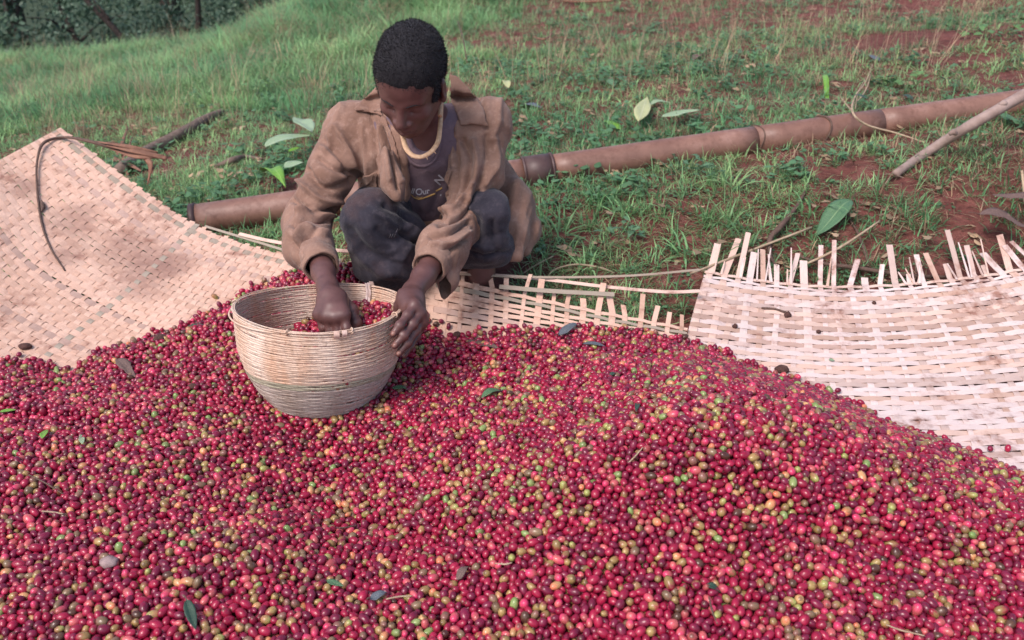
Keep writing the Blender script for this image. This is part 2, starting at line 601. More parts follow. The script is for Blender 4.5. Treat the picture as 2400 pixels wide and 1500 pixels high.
mat_right = thing('bamboo_mat', 'pale bleached bamboo mat with frayed upright strip ends right of the heap', 'mat', Pz(2000, 850, .0), 'woven bamboo mats under the heap')
NSR, NTR = 29, 58
def topR(i, rg):
    s = (i+.5)/NSR
    if i in (0, 1, 2): return (.08, .13, .12)[i]
    if i in (13, 14, 18): return (.12, .03, .14)[(13, 14, 18).index(i)]
    return rg.choice([.02, .045, .06, .07, .09, .12])*rg.uniform(.8, 1.2)
def wR(S, j):
    return np.where(j < 2, .55, 1.0)*np.ones(len(S))
weave(mat_right, PR, NSR, NTR, .0195, 1.02, .0017,
      lambda i, rg: M_bamboo_white if rg.random() < .8 else M_bamboo_cream,
      lambda j, rg: [M_bamboo_white, M_bamboo_cream, M_bamboo_brown][rg.choice(3, p=[.56, .30, .14])],
      topR, wR)

# split-off splinters standing between the strip ends
rg = np.random.default_rng(44)
for q in range(22):
    s0 = rg.uniform(.01, .72); L_ = rg.uniform(.03, .10)
    a0 = PR.pos(np.array([s0]), np.array([.012]))[0]; a1_ = PR.pos(np.array([s0+rg.normal(0, .012)]), np.array([-L_*.8]))[0]
    C = np.linspace(a0+[0, 0, .003], a1_+[0, 0, L_*rg.uniform(.2, .7)], 6)
    d = C[-1]-C[0]; d /= np.linalg.norm(d); sd = np.cross(d, [0, -.5, .85]); sd /= np.linalg.norm(sd)
    V, F, U = strip_mesh(C, np.tile(sd, (6, 1)), np.tile(np.cross(sd, d), (6, 1)), np.linspace(rg.uniform(.004, .008), .003, 6), .0012)
    part('splinter', V, F, M_bamboo_white if q % 3 else M_bamboo_cream, mat_right, uv=U, smooth_=False)

# surface under the heap: mats, else ground
def patch_tris(p, n=60):
    s = np.linspace(0, 1, n); S, T = np.meshgrid(s, s, indexing='ij')
    V = p.pos(S, T).reshape(-1, 3)
    i, j = np.meshgrid(np.arange(n-1), np.arange(n-1), indexing='ij'); a = (i*n+j).ravel()
    F = np.concatenate([np.stack([a, a+n, a+n+1], 1), np.stack([a, a+n+1, a+1], 1)])
    return V, F
_v1, _f1 = patch_tris(PL); _v2, _f2 = patch_tris(PR)
BV_MAT = BVHTree.FromPolygons([tuple(q) for q in np.vstack([_v1, _v2])], [tuple(q) for q in np.vstack([_f1, _f2+len(_v1)])])
# height table of mats/ground
TX = np.arange(-2.6, 2.6, .02); TY = np.arange(.2, 3.0, .02)
TZ = np.zeros((len(TX), len(TY)))
_g = np.maximum(ground_z(*np.meshgrid(TX, TY, indexing='ij')), 0)
for _i in range(len(TX)):
    for _j in range(len(TY)):
        h = BV_MAT.ray_cast(Vector((TX[_i], TY[_j], 2)), Vector((0, 0, -1)))
        TZ[_i, _j] = h[0][2]+.002 if h[0] is not None else _g[_i, _j]
def table(Z, x, y):
    fx = np.clip((np.asarray(x)-TX[0])/.02, 0, len(TX)-1.001); fy = np.clip((np.asarray(y)-TY[0])/.02, 0, len(TY)-1.001)
    i, j = fx.astype(int), fy.astype(int); a, b_ = fx-i, fy-j
    return Z[i, j]*(1-a)*(1-b_)+Z[i+1, j]*a*(1-b_)+Z[i, j+1]*(1-a)*b_+Z[i+1, j+1]*a*b_
def hit_base(u, v):
    r = ray(u, v); o = np.array([0, 0, CAM_H])
    for d in np.arange(1.0, 4.0, .01):
        p = o+r*d
        if p[2] <= table(TZ, p[0], p[1]): return p
    return o+r*3
# ------------------------------------------------------------------ coffee cherries
CH_D = .0143
b_px = [(-260,930),(-60,885),(0,868),(60,838),(110,834),(130,868),(175,870),(205,836),(235,815),(330,795),(400,775),(450,755),(560,692),(640,655),(690,632),(760,620),(840,622),
        (880,640),(930,690),(985,735),(1010,770),(1050,792),(1110,780),(1180,768),(1280,768),(1400,772),(1500,782),(1610,798),(1700,828),(1800,868),(1900,905),(2000,945),
        (2060,985),(2130,1008),(2220,1030),(2280,1060),(2330,1080),(2400,1108),(2560,1160),(2800,1260),(3000,1400)]
b_xy = [tuple(hit_base(*q)[:2]) for q in b_px]
b_xy += [(1.75, .9), (1.6, .3), (-1.6, .3), (-1.9, 1.0)]
B = np.array(b_xy)
def poly_sd(P, Q):
    """signed distance to polygon Q, positive inside"""
    x, y = P[:, 0], P[:, 1]
    n = len(Q); d = np.full(len(P), 1e9); ins = np.zeros(len(P), bool)
    for i in range(n):
        a, b_ = Q[i], Q[(i+1) % n]
        e = b_-a
        w = P-a
        t = np.clip((w@e)/(e@e+1e-12), 0, 1)
        d = np.minimum(d, np.linalg.norm(w-t[:, None]*e, axis=1))
        c = ((a[1] > y) != (b_[1] > y)) & (x < (b_[0]-a[0])*(y-a[1])/(b_[1]-a[1]+1e-12)+a[0])
        ins ^= c
    return np.where(ins, d, -d)
XX, YY = np.meshgrid(TX, TY, indexing='ij')
flat = np.stack([XX.ravel(), YY.ravel()], 1)
SD = poly_sd(flat, B).reshape(XX.shape)
def gau(x0, y0, sx, sy, a=0):
    c, s = math.cos(a), math.sin(a)
    X = (XX-x0)*c+(YY-y0)*s; Y = -(XX-x0)*s+(YY-y0)*c
    return np.exp(-(X/sx)**2-(Y/sy)**2)
p3 = np.stack([XX.ravel()*5, YY.ravel()*5, np.zeros(XX.size)], 1)
lump = fbm(p3, 3, 21).reshape(XX.shape)
TH = .035*smooth(0, .10, SD) + .035*smooth(.03, .40, SD)
TH += .085*gau(.42, 1.55, .40, .36)*smooth(0, .25, SD)
TH += .095*gau(.32, 1.30, .36, .24, .5)
TH -= .050*gau(-.28, 1.36, .16, .36, .55)
TH += .030*gau(-.52, 1.05, .26, .2, .3)
TH += .022*gau(.95, 1.15, .3, .25)
TH += .045*gau(-.95, 1.35, .5, .35)*smooth(0, .2, SD)
TH += .03*gau(.1, 1.0, .8, .3)
TH += .016*lump*smooth(0, .15, SD)
TH -= .040*gau(-.437, 1.74, .26, .22)
TZf = np.minimum(TZ, .12)
PILE = np.where(SD > 0, TZf + TH, -1)
def pile_top(x, y): return table(np.where(SD > -.02, TZf+np.maximum(TH, 0), TZ), x, y)

# the basket's place (built later)
BK_C = W(750, 716, 2.02)                       # centre of the rim
BK_AX = np.array([.035, .15, 1.0]); BK_AX /= np.linalg.norm(BK_AX)
BK_H = .262
BK_PROF = [(0.0, .060), (.012, .085), (.04, .118), (.08, .146), (.12, .166), (.17, .181), (.22, .184), (.262, .185)]
BK_B = BK_C - BK_AX*BK_H
def bk_radius(h): return np.interp(h, [a for a, b_ in BK_PROF], [b_ for a, b_ in BK_PROF])

def relax(P, rad, top, iters=14, seed=0, keep=.25):
    """push overlapping cherries apart (cell lists), hold them in the slab below top(x,y)"""
    P = P.copy(); P0 = P.copy()
    cs = CH_D*1.12
    n = len(P)
    for it in range(iters):
        mn = P.min(0)-cs
        c = ((P-mn)/cs).astype(np.int64)
        dim = c.max(0)+3
        key = (c[:, 0]*dim[1]+c[:, 1])*dim[2]+c[:, 2]
        order = np.argsort(key, kind='stable')
        ks = key[order]
        first = np.searchsorted(ks, ks, 'left')
        rank = np.arange(n)-first
        K = 3
        tab = np.full((int(dim[0]*dim[1]*dim[2]), K), -1, np.int64)
        ok = rank < K
        tab[ks[ok], rank[ok]] = order[ok]
        D = np.zeros_like(P)
        for dx in (-1, 0, 1):
            for dy in (-1, 0, 1):
                for dz in (-1, 0, 1):
                    kk = key + (dx*dim[1]+dy)*dim[2]+dz
                    for q in range(K):
                        o = tab[kk, q]
                        m = (o >= 0) & (o != np.arange(n))
                        a = np.nonzero(m)[0]; b_ = o[a]
                        v = P[a]-P[b_]
                        L = np.linalg.norm(v, axis=1)+1e-9
                        ov = (rad[a]+rad[b_]) - L
                        g = ov > 0
                        a, v, L, ov = a[g], v[g], L[g], ov[g]
                        np.add.at(D, a, v/L[:, None]*(ov*.42)[:, None]) if False else None
                        s = v/L[:, None]*(ov*.42)[:, None]
                        for ax in range(3):
                            D[:, ax] += np.bincount(a, s[:, ax], n)
        P = P + np.clip(D, -.004, .004)
        P = P + (P0-P)*[0, 0, 1]*keep*.2
        zt = top(P[:, 0], P[:, 1])
        P[:, 2] = np.minimum(P[:, 2], zt-rad*.3)
    return P

def cherry_points(topf, x0, x1, y0, y1, layers, ok, seed):
    rg = np.random.default_rng(seed)
    a = CH_D*.985
    out = []
    for L in range(layers):
        nx, ny = int((x1-x0)/a), int((y1-y0)/(a*.866))
        i, j = np.meshgrid(np.arange(nx), np.arange(ny), indexing='ij')
        x = x0+(i+.5*(j % 2)+(.33*L))*a; y = y0+(j+.33*L)*a*.866
        x = x.ravel()+rg.normal(0, .28*a, x.size); y = y.ravel()+rg.normal(0, .28*a, y.size)
        z = topf(x, y) - CH_D*(.5+.80*L) + rg.normal(0, .0022, x.size)
        m = ok(x, y, L)
        out.append(np.stack([x[m], y[m], z[m]], 1))
    P = np.vstack(out)
    rad = CH_D*.5*np.clip(rg.normal(1.0, .13, len(P)), .68, 1.30)
    return P, rad

def in_view(P, mx=420, my=200):
    u, v, d = proj(P)
    return (u > -mx) & (u < 2400+mx) & (v > -my) & (v < 1500+my) & (d > .3)

def pile_ok(x, y, L):
    sd = table(SD, x, y) + .012*vnoise(np.stack([x*28, y*28, 0*x], 1), 4)
    P = np.stack([x, y, pile_top(x, y)], 1)
    m = (sd > .004+.008*L) & in_view(P)
    m &= (table(TZf+TH, x, y) - CH_D*(.5+.8*L) > table(TZ, x, y)+.002) | (L == 0)
    # keep out of the basket
    q = P - BK_B; h = q@BK_AX
    rr = np.linalg.norm(q - h[:, None]*BK_AX, axis=1)
    m &= ~((rr < np.where(h < 0, .06, bk_radius(np.clip(h-.01, 0, BK_H)))-.004) & (h > -.05))
    return m
CP_, CR_ = cherry_points(pile_top, -2.1, 2.1, .62, 2.62, 3, pile_ok, 3)
CP_ = relax(CP_, CR_, pile_top)
# nothing pushed into the basket's wall
q = CP_-BK_B; h = q@BK_AX; rad_v = q-h[:, None]*BK_AX; rr = np.linalg.norm(rad_v, axis=1)
lim = np.where(h > -.008, bk_radius(np.clip(h, 0, BK_H))+CR_+.001, 0)
psh = np.maximum(lim-rr, 0)*(h > -.01)*(h < .12)
CP_ = CP_ + rad_v/np.maximum(rr, 1e-6)[:, None]*psh[:, None]
CP_[:, 2] = np.maximum(CP_[:, 2], table(TZ, CP_[:, 0], CP_[:, 1]) + CR_*.8)

# stray cherries lying on the mats
stray = [(2360,1058),(12,868),(30,858),(5,850),(48,842),(20,845),(38,850),(8,860),(150,885),(620,662),(590,672),(505,705),(1052,775),(1035,760),(1000,745),(1005,760),(1015,778),(985,735),
         (1000,752),(1022,770),(1000,768),(2318,1062),(1962,925),(470,742),(360,782)]
sp_ = []
for u, v in stray:
    h0 = hit_base(u, v)
    sp_.append((h0[0], h0[1], float(table(TZ, h0[0], h0[1]))+CH_D*.5))
n_pile = len(CP_)
CP_ = np.vstack([CP_, sp_]); CR_ = np.concatenate([CR_, np.full(len(sp_), CH_D*.5)])

# colour kinds
KINDS = [('crimson', (.40, .009, .052), (.31, .012, .046), .40), ('dark_red', (.23, .010, .045), (.16, .011, .038), .26), ('pinkish_red', (.58, .04, .12), (.48, .10, .10), .10),
         ('orange', (.60, .17, .09), (.52, .30, .13), .025), ('brownish_olive', (.22, .095, .075), (.21, .14, .075), .085), ('yellow_green', (.30, .31, .09), (.33, .17, .08), .04),
         ('green', (.16, .25, .07), (.23, .29, .10), .02), ('dark_brown', (.06, .018, .015), (.10, .05, .03), .012)]
def kinds_for(P, seed):
    rg = np.random.default_rng(seed)
    p = np.array([k[3] for k in KINDS]); p /= p.sum()
    # greener patches, redder patches
    g = fbm(np.stack([P[:, 0]*6, P[:, 1]*6, 0*P[:, 0]], 1), 3, 31)
    w = np.tile(p, (len(P), 1))
    mound = np.exp(-((P[:, 0]-.35)/.5)**2-((P[:, 1]-1.35)/.4)**2)
    w[:, 3:7] *= (np.clip(1+2.2*g, .3, 2.6)*(.50+.85*mound))[:, None]
    w /= w.sum(1, keepdims=True)
    return (w.cumsum(1) > rg.random(len(P))[:, None]).argmax(1)

def cherry_mesh(name, seed, long=1.12):
    rg = np.random.default_rng(seed)
    nu, nv = 12, 9
    V = [(0, 0, -1)]
    for j in range(1, nv):
        ph = -PI/2 + PI*j/nv
        for i in range(nu):
            th = 2*PI*i/nu
            lob = 1 + .02*math.cos(2*th)
            V.append((math.cos(ph)*math.cos(th)*lob, math.cos(ph)*math.sin(th)/lob, math.sin(ph)))
    V.append((0, 0, .93))
    F = []
    for i in range(nu):
        k_ = (i+1) % nu
        F.append((0, 1+k_, 1+i))
        for j in range(nv-2):
            a = 1+j*nu
            F.append((a+i, a+k_, a+nu+k_)); F.append((a+i, a+nu+k_, a+nu+i))
        a = 1+(nv-2)*nu
        F.append((a+i, a+k_, len(V)-1))
    V = np.array(V)*[.96, rg.uniform(.86, .96), long]*.5*CH_D
    V *= 1+.03*vnoise(V*220+seed*9, seed)[:, None]
    me = mesh_np(name, V, np.array(F), True)
    # the navel where the flower sat
    return me

M_cherry, nt, b = mat_new('cherry_skin')
k = NB(nt)
def inst_attr(nm):
    x = k.n('ShaderNodeAttribute'); x.attribute_type = 'INSTANCER'; x.attribute_name = nm
    return x
a1, a2 = inst_attr('ccol'), inst_attr('ccol2')
gen = k.n('ShaderNodeTexCoord').outputs['Generated']
sx = k.n('ShaderNodeSeparateXYZ'); k.l(gen, sx.inputs[0])
nz = k.noise(gen, 2.3, 3, .6)
grad = k.math('ADD', k.math('MULTIPLY', sx.outputs[2], .8), k.math('MULTIPLY', nz, .9))
f = k.ramp(grad, [(.55, (0, 0, 0)), (.92, (1, 1, 1))])
c = k.mix(f, a1.outputs['Color'], a2.outputs['Color'])
speck = k.ramp(k.noise(gen, 7, 4, .75), [(.34, (1, 1, 1)), (.43, (0, 0, 0))])
c = k.mix(k.math('MULTIPLY', speck, .6), c, (0.10, .03, .02))
# brown disc of the navel at the tip
navel = k.ramp(sx.outputs[2], [(.93, (0, 0, 0)), (.975, (1, 1, 1))])
c = k.mix(k.math('MULTIPLY', navel, .7), c, (.10, .05, .03))
k.l(c, b.inputs['Base Color'])
b.inputs['Roughness'].default_value = .30
b.inputs['Subsurface Weight'].default_value = 0.0
b.inputs['Specular IOR Level'].default_value = .38
b.inputs['Coat Weight'].default_value = .28
b.inputs['Coat Roughness'].default_value = .08
k.bump(k.noise(gen, 5, 3), .12, .0006, b)

CH_MESHES = [cherry_mesh('cherry', s, l) for s, l in ((1, 1.10), (2, 1.24), (3, 1.36), (4, 1.5))]
for me in CH_MESHES: me.materials.append(M_cherry)
CH_COL = bpy.data.collections.new('cherry_shapes')     # source shapes only, not linked to the scene
for q, me in enumerate(CH_MESHES):
    CH_COL.objects.link(bpy.data.objects.new('shape_%d' % q, me))

def gn_instancer(name, collection):
    g = bpy.data.node_groups.new(name, 'GeometryNodeTree')
    g.interface.new_socket('Geometry', in_out='INPUT', socket_type='NodeSocketGeometry')
    g.interface.new_socket('Geometry', in_out='OUTPUT', socket_type='NodeSocketGeometry')
    N = g.nodes.new; L = g.links.new
    gi, go = N('NodeGroupInput'), N('NodeGroupOutput')
    iop = N('GeometryNodeInstanceOnPoints'); ci = N('GeometryNodeCollectionInfo')
    ci.inputs['Collection'].default_value = collection
    ci.inputs['Separate Children'].default_value = True
    ci.inputs['Reset Children'].default_value = True
    iop.inputs['Pick Instance'].default_value = True
    def at(nm, typ, out):
        a = N('GeometryNodeInputNamedAttribute'); a.data_type = typ; a.inputs['Name'].default_value = nm
        L(a.outputs[0], out)
    L(gi.outputs[0], iop.inputs['Points']); L(ci.outputs[0], iop.inputs['Instance'])
    at('pick', 'INT', iop.inputs['Instance Index'])
    at('rot', 'FLOAT_VECTOR', iop.inputs['Rotation'])
    at('scl', 'FLOAT_VECTOR', iop.inputs['Scale'])
    L(iop.outputs[0], go.inputs[0])
    return g

def points_object(name, P, rot, scl, pick, cols, group):
    me = bpy.data.meshes.new(name)
    me.vertices.add(len(P)); me.vertices.foreach_set('co', np.asarray(P, np.float32).ravel())
    def put(nm, typ, arr, fld):
        a = me.attributes.new(nm, typ, 'POINT'); a.data.foreach_set(fld, np.asarray(arr).ravel())
    put('rot', 'FLOAT_VECTOR', np.asarray(rot, np.float32), 'vector')
    put('scl', 'FLOAT_VECTOR', np.asarray(scl, np.float32), 'vector')
    put('pick', 'INT', np.asarray(pick, np.int32), 'value')
    for nm, c_ in cols.items(): put(nm, 'FLOAT_VECTOR', np.asarray(c_, np.float32), 'vector')
    me.update()
    o = link(name, me)
    md = o.modifiers.new('instances', 'NODES'); md.node_group = group
    return o

GN_CH = gn_instancer('cherry_instances', CH_COL)
def cherry_attrs(P, rad, seed):
    rg = np.random.default_rng(seed)
    kd = kinds_for(P, seed)
    c1 = np.array([KINDS[q][1] for q in kd])*rg.uniform(.55, 1.15, (len(P), 1)); c2 = np.array([KINDS[q][2] for q in kd])*rg.uniform(.75, 1.2, (len(P), 1))
    sw = rg.random(len(P)) < .11                   # half-ripe ones: green or yellow towards one end
    c2[sw] = np.array([.33, .22, .08])*rg.uniform(.7, 1.2, (sw.sum(), 1))
    rot = rg.uniform(-PI, PI, (len(P), 3))
    s = (rad/(CH_D*.5))
    pick = rg.choice(4, len(P), p=[.35, .35, .2, .1])
    scl = np.stack([s*rg.uniform(.94, 1.0, len(P)), s*rg.uniform(.94, 1.0, len(P)), s], 1)
    return kd, c1, c2, rot, scl, pick

kd, c1, c2, rot, scl, pick = cherry_attrs(CP_, CR_, 8)
# the 300 that show largest: topmost ones nearest the camera inside the frame
u, v, d = proj(CP_)
inside = (u > 12) & (u < 2388) & (v > 20) & (v < 1490)
topm = CP_[:, 2] > pile_top(CP_[:, 0], CP_[:, 1]) - CH_D*.62
score = np.where(inside & topm, d - CR_*6, 99)
score[n_pile:] = np.where((np.arange(len(CP_)-n_pile) == 0), 0, 99)
sel = np.argsort(score)[:300]
rest = np.ones(len(CP_), bool); rest[sel] = False
heap = points_object('coffee_cherries', CP_[rest], rot[rest], scl[rest], pick[rest], {'ccol': c1[rest], 'ccol2': c2[rest]}, GN_CH)
tag(heap, 'large heap of red, maroon and green coffee cherries spread over the mats', 'coffee cherries', kind='stuff')
NAMES = {'crimson': 'crimson', 'dark_red': 'dark maroon', 'pinkish_red': 'bright pinkish red', 'orange': 'orange', 'brownish_olive': 'brownish olive', 'yellow_green': 'yellow green', 'green': 'bright green', 'dark_brown': 'blackish brown'}
for q in sel:
    o = link('coffee_cherry', CH_MESHES[pick[q]], None, None, tuple(CP_[q]))
    o.rotation_euler = tuple(rot[q]); o.scale = tuple(scl[q])
    o['ccol'] = [float(w) for w in c1[q]]; o['ccol2'] = [float(w) for w in c2[q]]
    if u[q] < 2400 and v[q] < 1200:
        tag(o, 'lone maroon coffee cherry lying on the pale mat beyond the heap\'s right edge', 'coffee cherry', 'coffee cherries')
        continue
    side = ['extreme left', 'far left', 'left', 'left of centre', 'just left of centre', 'just right of centre', 'right of centre', 'right', 'far right', 'extreme right'][min(int(u[q]/240), 9)]
    row = 'front row' if v[q] > 1472 else ('second row' if v[q] > 1448 else ('third row' if v[q] > 1420 else 'upper slope'))
    size = 'large ' if CR_[q] > CH_D*.54 else ('small ' if CR_[q] < CH_D*.46 else '')
    tag(o, '%s%s coffee cherry, heap %s, %s' % (size, NAMES[KINDS[kd[q]][0]], row, side), 'coffee cherry', 'coffee cherries')
# ------------------------------------------------------------------ implicit modelling
class Field:
    def __init__(s, lo, hi, h):
        s.lo = np.array(lo, float); s.h = h
        s.n = np.ceil((np.array(hi)-s.lo)/h).astype(int)+1
        s.f = np.full(tuple(s.n), .5, np.float32)
        s.ax = [(s.lo[a]+np.arange(s.n[a])*h).astype(np.float32) for a in range(3)]
    def sub(s, lo, hi):
        i0 = np.clip(np.floor((np.array(lo)-s.lo)/s.h).astype(int), 0, s.n)
        i1 = np.clip(np.ceil((np.array(hi)-s.lo)/s.h).astype(int)+1, 0, s.n)
        sl = tuple(slice(a, b_) for a, b_ in zip(i0, i1))
        if any(b_ <= a for a, b_ in zip(i0, i1)): return None, None
        X, Y, Z = np.meshgrid(s.ax[0][sl[0]], s.ax[1][sl[1]], s.ax[2][sl[2]], indexing='ij')
        return sl, (X, Y, Z)
    def comb(s, sl, d, k, op):
        f = s.f[sl]
        if op == 'sub': d = -d
        if k <= 0:
            r = np.minimum(f, d) if op == 'add' else np.maximum(f, d)
        else:
            hh = np.maximum(k-np.abs(f-d), 0)/k
            q = hh*hh*k*.25
            r = np.minimum(f, d)-q if op == 'add' else np.maximum(f, d)+q
        s.f[sl] = r.astype(np.float32)
    def cap(s, a, b_, ra, rb, k=.02, op='add'):
        a = np.asarray(a, float); b_ = np.asarray(b_, float)
        m = max(ra, rb)+k+.012
        sl, X = s.sub(np.minimum(a, b_)-m, np.maximum(a, b_)+m)
        if sl is None: return
        ba = b_-a; L = ba@ba+1e-12
        px, py, pz = X[0]-a[0], X[1]-a[1], X[2]-a[2]
        t = np.clip((px*ba[0]+py*ba[1]+pz*ba[2])/L, 0, 1)
        d = np.sqrt((px-t*ba[0])**2+(py-t*ba[1])**2+(pz-t*ba[2])**2) - (ra+(rb-ra)*t)
        s.comb(sl, d, k, op)
    def chain(s, pts, rads, k=.02, op='add'):
        for i in range(len(pts)-1): s.cap(pts[i], pts[i+1], rads[i], rads[i+1], k, op)
    def ell(s, c, r, M=None, k=.02, op='add'):
        """ellipsoid; M rows = local axes"""
        c = np.asarray(c, float); r = np.asarray(r, float)
        m = r.max()+k+.012
        sl, X = s.sub(c-m, c+m)
        if sl is None: return
        p = [X[0]-c[0], X[1]-c[1], X[2]-c[2]]
        if M is not None: p = [p[0]*M[a][0]+p[1]*M[a][1]+p[2]*M[a][2] for a in range(3)]
        k0 = np.sqrt((p[0]/r[0])**2+(p[1]/r[1])**2+(p[2]/r[2])**2)
        k1 = np.sqrt((p[0]/r[0]**2)**2+(p[1]/r[1]**2)**2+(p[2]/r[2]**2)**2)+1e-9
        s.comb(sl, k0*(k0-1)/k1, k, op)
    def mesh(s):
        f = s.f
        S = f < 0
        nx, ny, nz = f.shape
        C = np.zeros((nx-1, ny-1, nz-1), np.int8)
        for a in (0, 1):
            for b_ in (0, 1):
                for c in (0, 1):
                    C += S[a:nx-1+a, b_:ny-1+b_, c:nz-1+c]
        act = (C > 0) & (C < 8)
        I = np.argwhere(act)
        idx = np.full(act.shape, -1, np.int32)
        idx[act] = np.arange(len(I))
        acc = np.zeros((len(I), 3)); cnt = np.zeros(len(I))
        cor = [(0,0,0),(1,0,0),(0,1,0),(1,1,0),(0,0,1),(1,0,1),(0,1,1),(1,1,1)]
        val = [f[I[:, 0]+a, I[:, 1]+b_, I[:, 2]+c] for a, b_, c in cor]
        for p, q in ((0,1),(2,3),(4,5),(6,7),(0,2),(1,3),(4,6),(5,7),(0,4),(1,5),(2,6),(3,7)):
            m = (val[p] < 0) != (val[q] < 0)
            t = np.where(m, val[p]/np.where(m, val[p]-val[q], 1), 0)
            pos = np.array(cor[p])+t[:, None]*(np.array(cor[q])-np.array(cor[p]))
            acc += pos*m[:, None]; cnt += m
        V = s.lo + (I + acc/cnt[:, None])*s.h
        Fs = []
        for ax in range(3):
            sl0 = [slice(None)]*3; sl1 = [slice(None)]*3
            sl0[ax] = slice(0, -1); sl1[ax] = slice(1, None)
            o = [a for a in range(3) if a != ax]
            for q in o:
                sl0[q] = slice(1, -1); sl1[q] = slice(1, -1)
            a0, a1_ = S[tuple(sl0)], S[tuple(sl1)]
            E = np.argwhere(a0 != a1_)
            flip = a0[tuple(E.T)]
            E = E + np.array([0 if a == ax else 1 for a in range(3)])
            def cell(d1, d2):
                e = E.copy(); e[:, o[0]] -= d1; e[:, o[1]] -= d2
                return idx[tuple(e.T)]
            q = np.stack([cell(1, 1), cell(0, 1), cell(0, 0), cell(1, 0)], 1)
            fl = flip if ax != 1 else ~flip
            q[~fl] = q[~fl][:, ::-1]
            Fs.append(q)
        F = np.concatenate(Fs)
        F = F[(F >= 0).all(1)]
        return V, F

def vert_normals(V, F):
    n = np.cross(V[F[:, 2]]-V[F[:, 0]], V[F[:, 3]]-V[F[:, 1]])
    N = np.zeros_like(V)
    for c in range(F.shape[1]):
        for a in range(3):
            N[:, a] += np.bincount(F[:, c], n[:, a], len(V))
    return N/(np.linalg.norm(N, axis=1)[:, None]+1e-12)

def relax_mesh(V, F, it=2, lam=.5):
    e = np.concatenate([F[:, [0, 1]], F[:, [1, 2]], F[:, [2, 3]], F[:, [3, 0]]])
    e = np.concatenate([e, e[:, ::-1]])
    deg = np.bincount(e[:, 0], minlength=len(V))[:, None]
    for _ in range(it):
        A = np.stack([np.bincount(e[:, 0], V[e[:, 1], a], len(V)) for a in range(3)], 1)
        V = V*(1-lam) + lam*A/np.maximum(deg, 1)
    return V

def bvh_of(V, F):
    return BVHTree.FromPolygons([tuple(q) for q in V], [tuple(int(w) for w in q) for q in F])
# ------------------------------------------------------------------ the man
def rgb(r, g, b_): return tuple(((c/255)/12.92 if c/255 <= .04045 else ((c/255+.055)/1.055)**2.4) for c in (r, g, b_))

M_skin, nt, b = mat_new('skin_dark')
k = NB(nt)
pos = k.coord('Position')
f = k.noise(pos, 26, 4, .6)
c = k.ramp(f, [(.3, (.088, .038, .034)), (.7, (.145, .068, .062))])
k.l(c, b.inputs['Base Color'])
b.inputs['Roughness'].default_value = .46
b.inputs['Specular IOR Level'].default_value = .55
k.bump(k.noise(pos, 420, 3, .6), .18, .0006, b)
M_hair = simple_mat('hair_black', (.0085, .0075, .012), (.005, .0045, .007), 260, .9, .25, .0008, sheen=.05)
M_nail = simple_mat('fingernail', (.30, .15, .12), None, 60, .4, 0)
M_lip = simple_mat('lip', (.10, .035, .035), None, 90, .45, .1)

def cloth_mat(name, c1_, c2_, worn, rough=.9, sheen=.25, weave_s=900, dirt=(.12, .07, .05), dirt_amt=.35):
    m, nt, b = mat_new(name)
    k = NB(nt)
    pos = k.coord('Position')
    f = k.noise(pos, 9, 5, .62, .4)
    c = k.ramp(f, [(.3, c1_), (.7, c2_)])
    g = k.noise(pos, 55, 4, .7)
    c = k.mix(k.ramp(g, [(.52, (0, 0, 0)), (.75, (.5, .5, .5))]), c, worn)
    d_ = k.ramp(k.noise(pos, 5.5, 4, .65), [(.5, (0, 0, 0)), (.68, (1, 1, 1))])
    c = k.mix(k.math('MULTIPLY', d_, dirt_amt), c, dirt)
    k.l(c, b.inputs['Base Color'])
    b.inputs['Roughness'].default_value = rough
    b.inputs['Specular IOR Level'].default_value = .2
    b.inputs['Sheen Weight'].default_value = sheen
    b.inputs['Sheen Roughness'].default_value = .4
    h = k.math('ADD', k.noise(pos, weave_s, 2), k.math('MULTIPLY', k.noise(pos, 70, 4, .6, .8), 3.0))
    k.bump(h, .45, .0025, b)
    return m
M_shirt = cloth_mat('shirt_brown_velvet', (.185, .105, .076), (.335, .208, .160), (.48, .335, .275), .88, .15)
M_shirt2 = cloth_mat('shirt_brown_seam', (.205, .118, .088), (.345, .216, .165), (.47, .325, .26), .9, .15)
M_tee = cloth_mat('tshirt_mauve_grey', (.12, .085, .105), (.20, .14, .165), (.25, .17, .18), .9, .15)
M_trouser = cloth_mat('trouser_dark_grey', (.022, .021, .030), (.058, .053, .070), (.12, .098, .108), .92, .15, dirt=(.085, .045, .04), dirt_amt=.55)
M_cord = simple_mat('cord_tan', (.66, .45, .28), (.48, .29, .17), 120, .8, .5, .002)
M_print_white = simple_mat('print_white', (.70, .66, .70), None, 200, .8, 0)
M_print_yellow = simple_mat('print_yellow', (.62, .38, .13), None, 200, .8, 0)

man = thing('person', 'man in a brown long-sleeved shirt squatting behind the round basket, sorting cherries with both hands', 'person', hit_ground(1010, 640))

# --- skeleton (camera-measured joints)
sh_l, sh_r = W(815, 290, 2.38), W(1150, 282, 2.36)           # shoulders, picture left / right
neck = W(990, 250, 2.36)
pelvis = W(1005, 520, 2.74)
hip_l, hip_r = W(930, 530, 2.70), W(1075, 525, 2.72)
el_l, wr_l = W(722, 520, 2.34), W(768, 672, 2.08)
el_r, wr_r = W(1078, 520, 2.32), W(968, 684, 2.07)
kn_l, an_l = W(868, 510, 2.27), W(925, 660, 2.47)
kn_r, an_r = W(1142, 486, 2.31), W(1128, 640, 2.43)

# --- head frame
HC = W(962, 180, 2.10)
HS = .995
yaw, bow, roll = R(-14), R(31), R(-6)
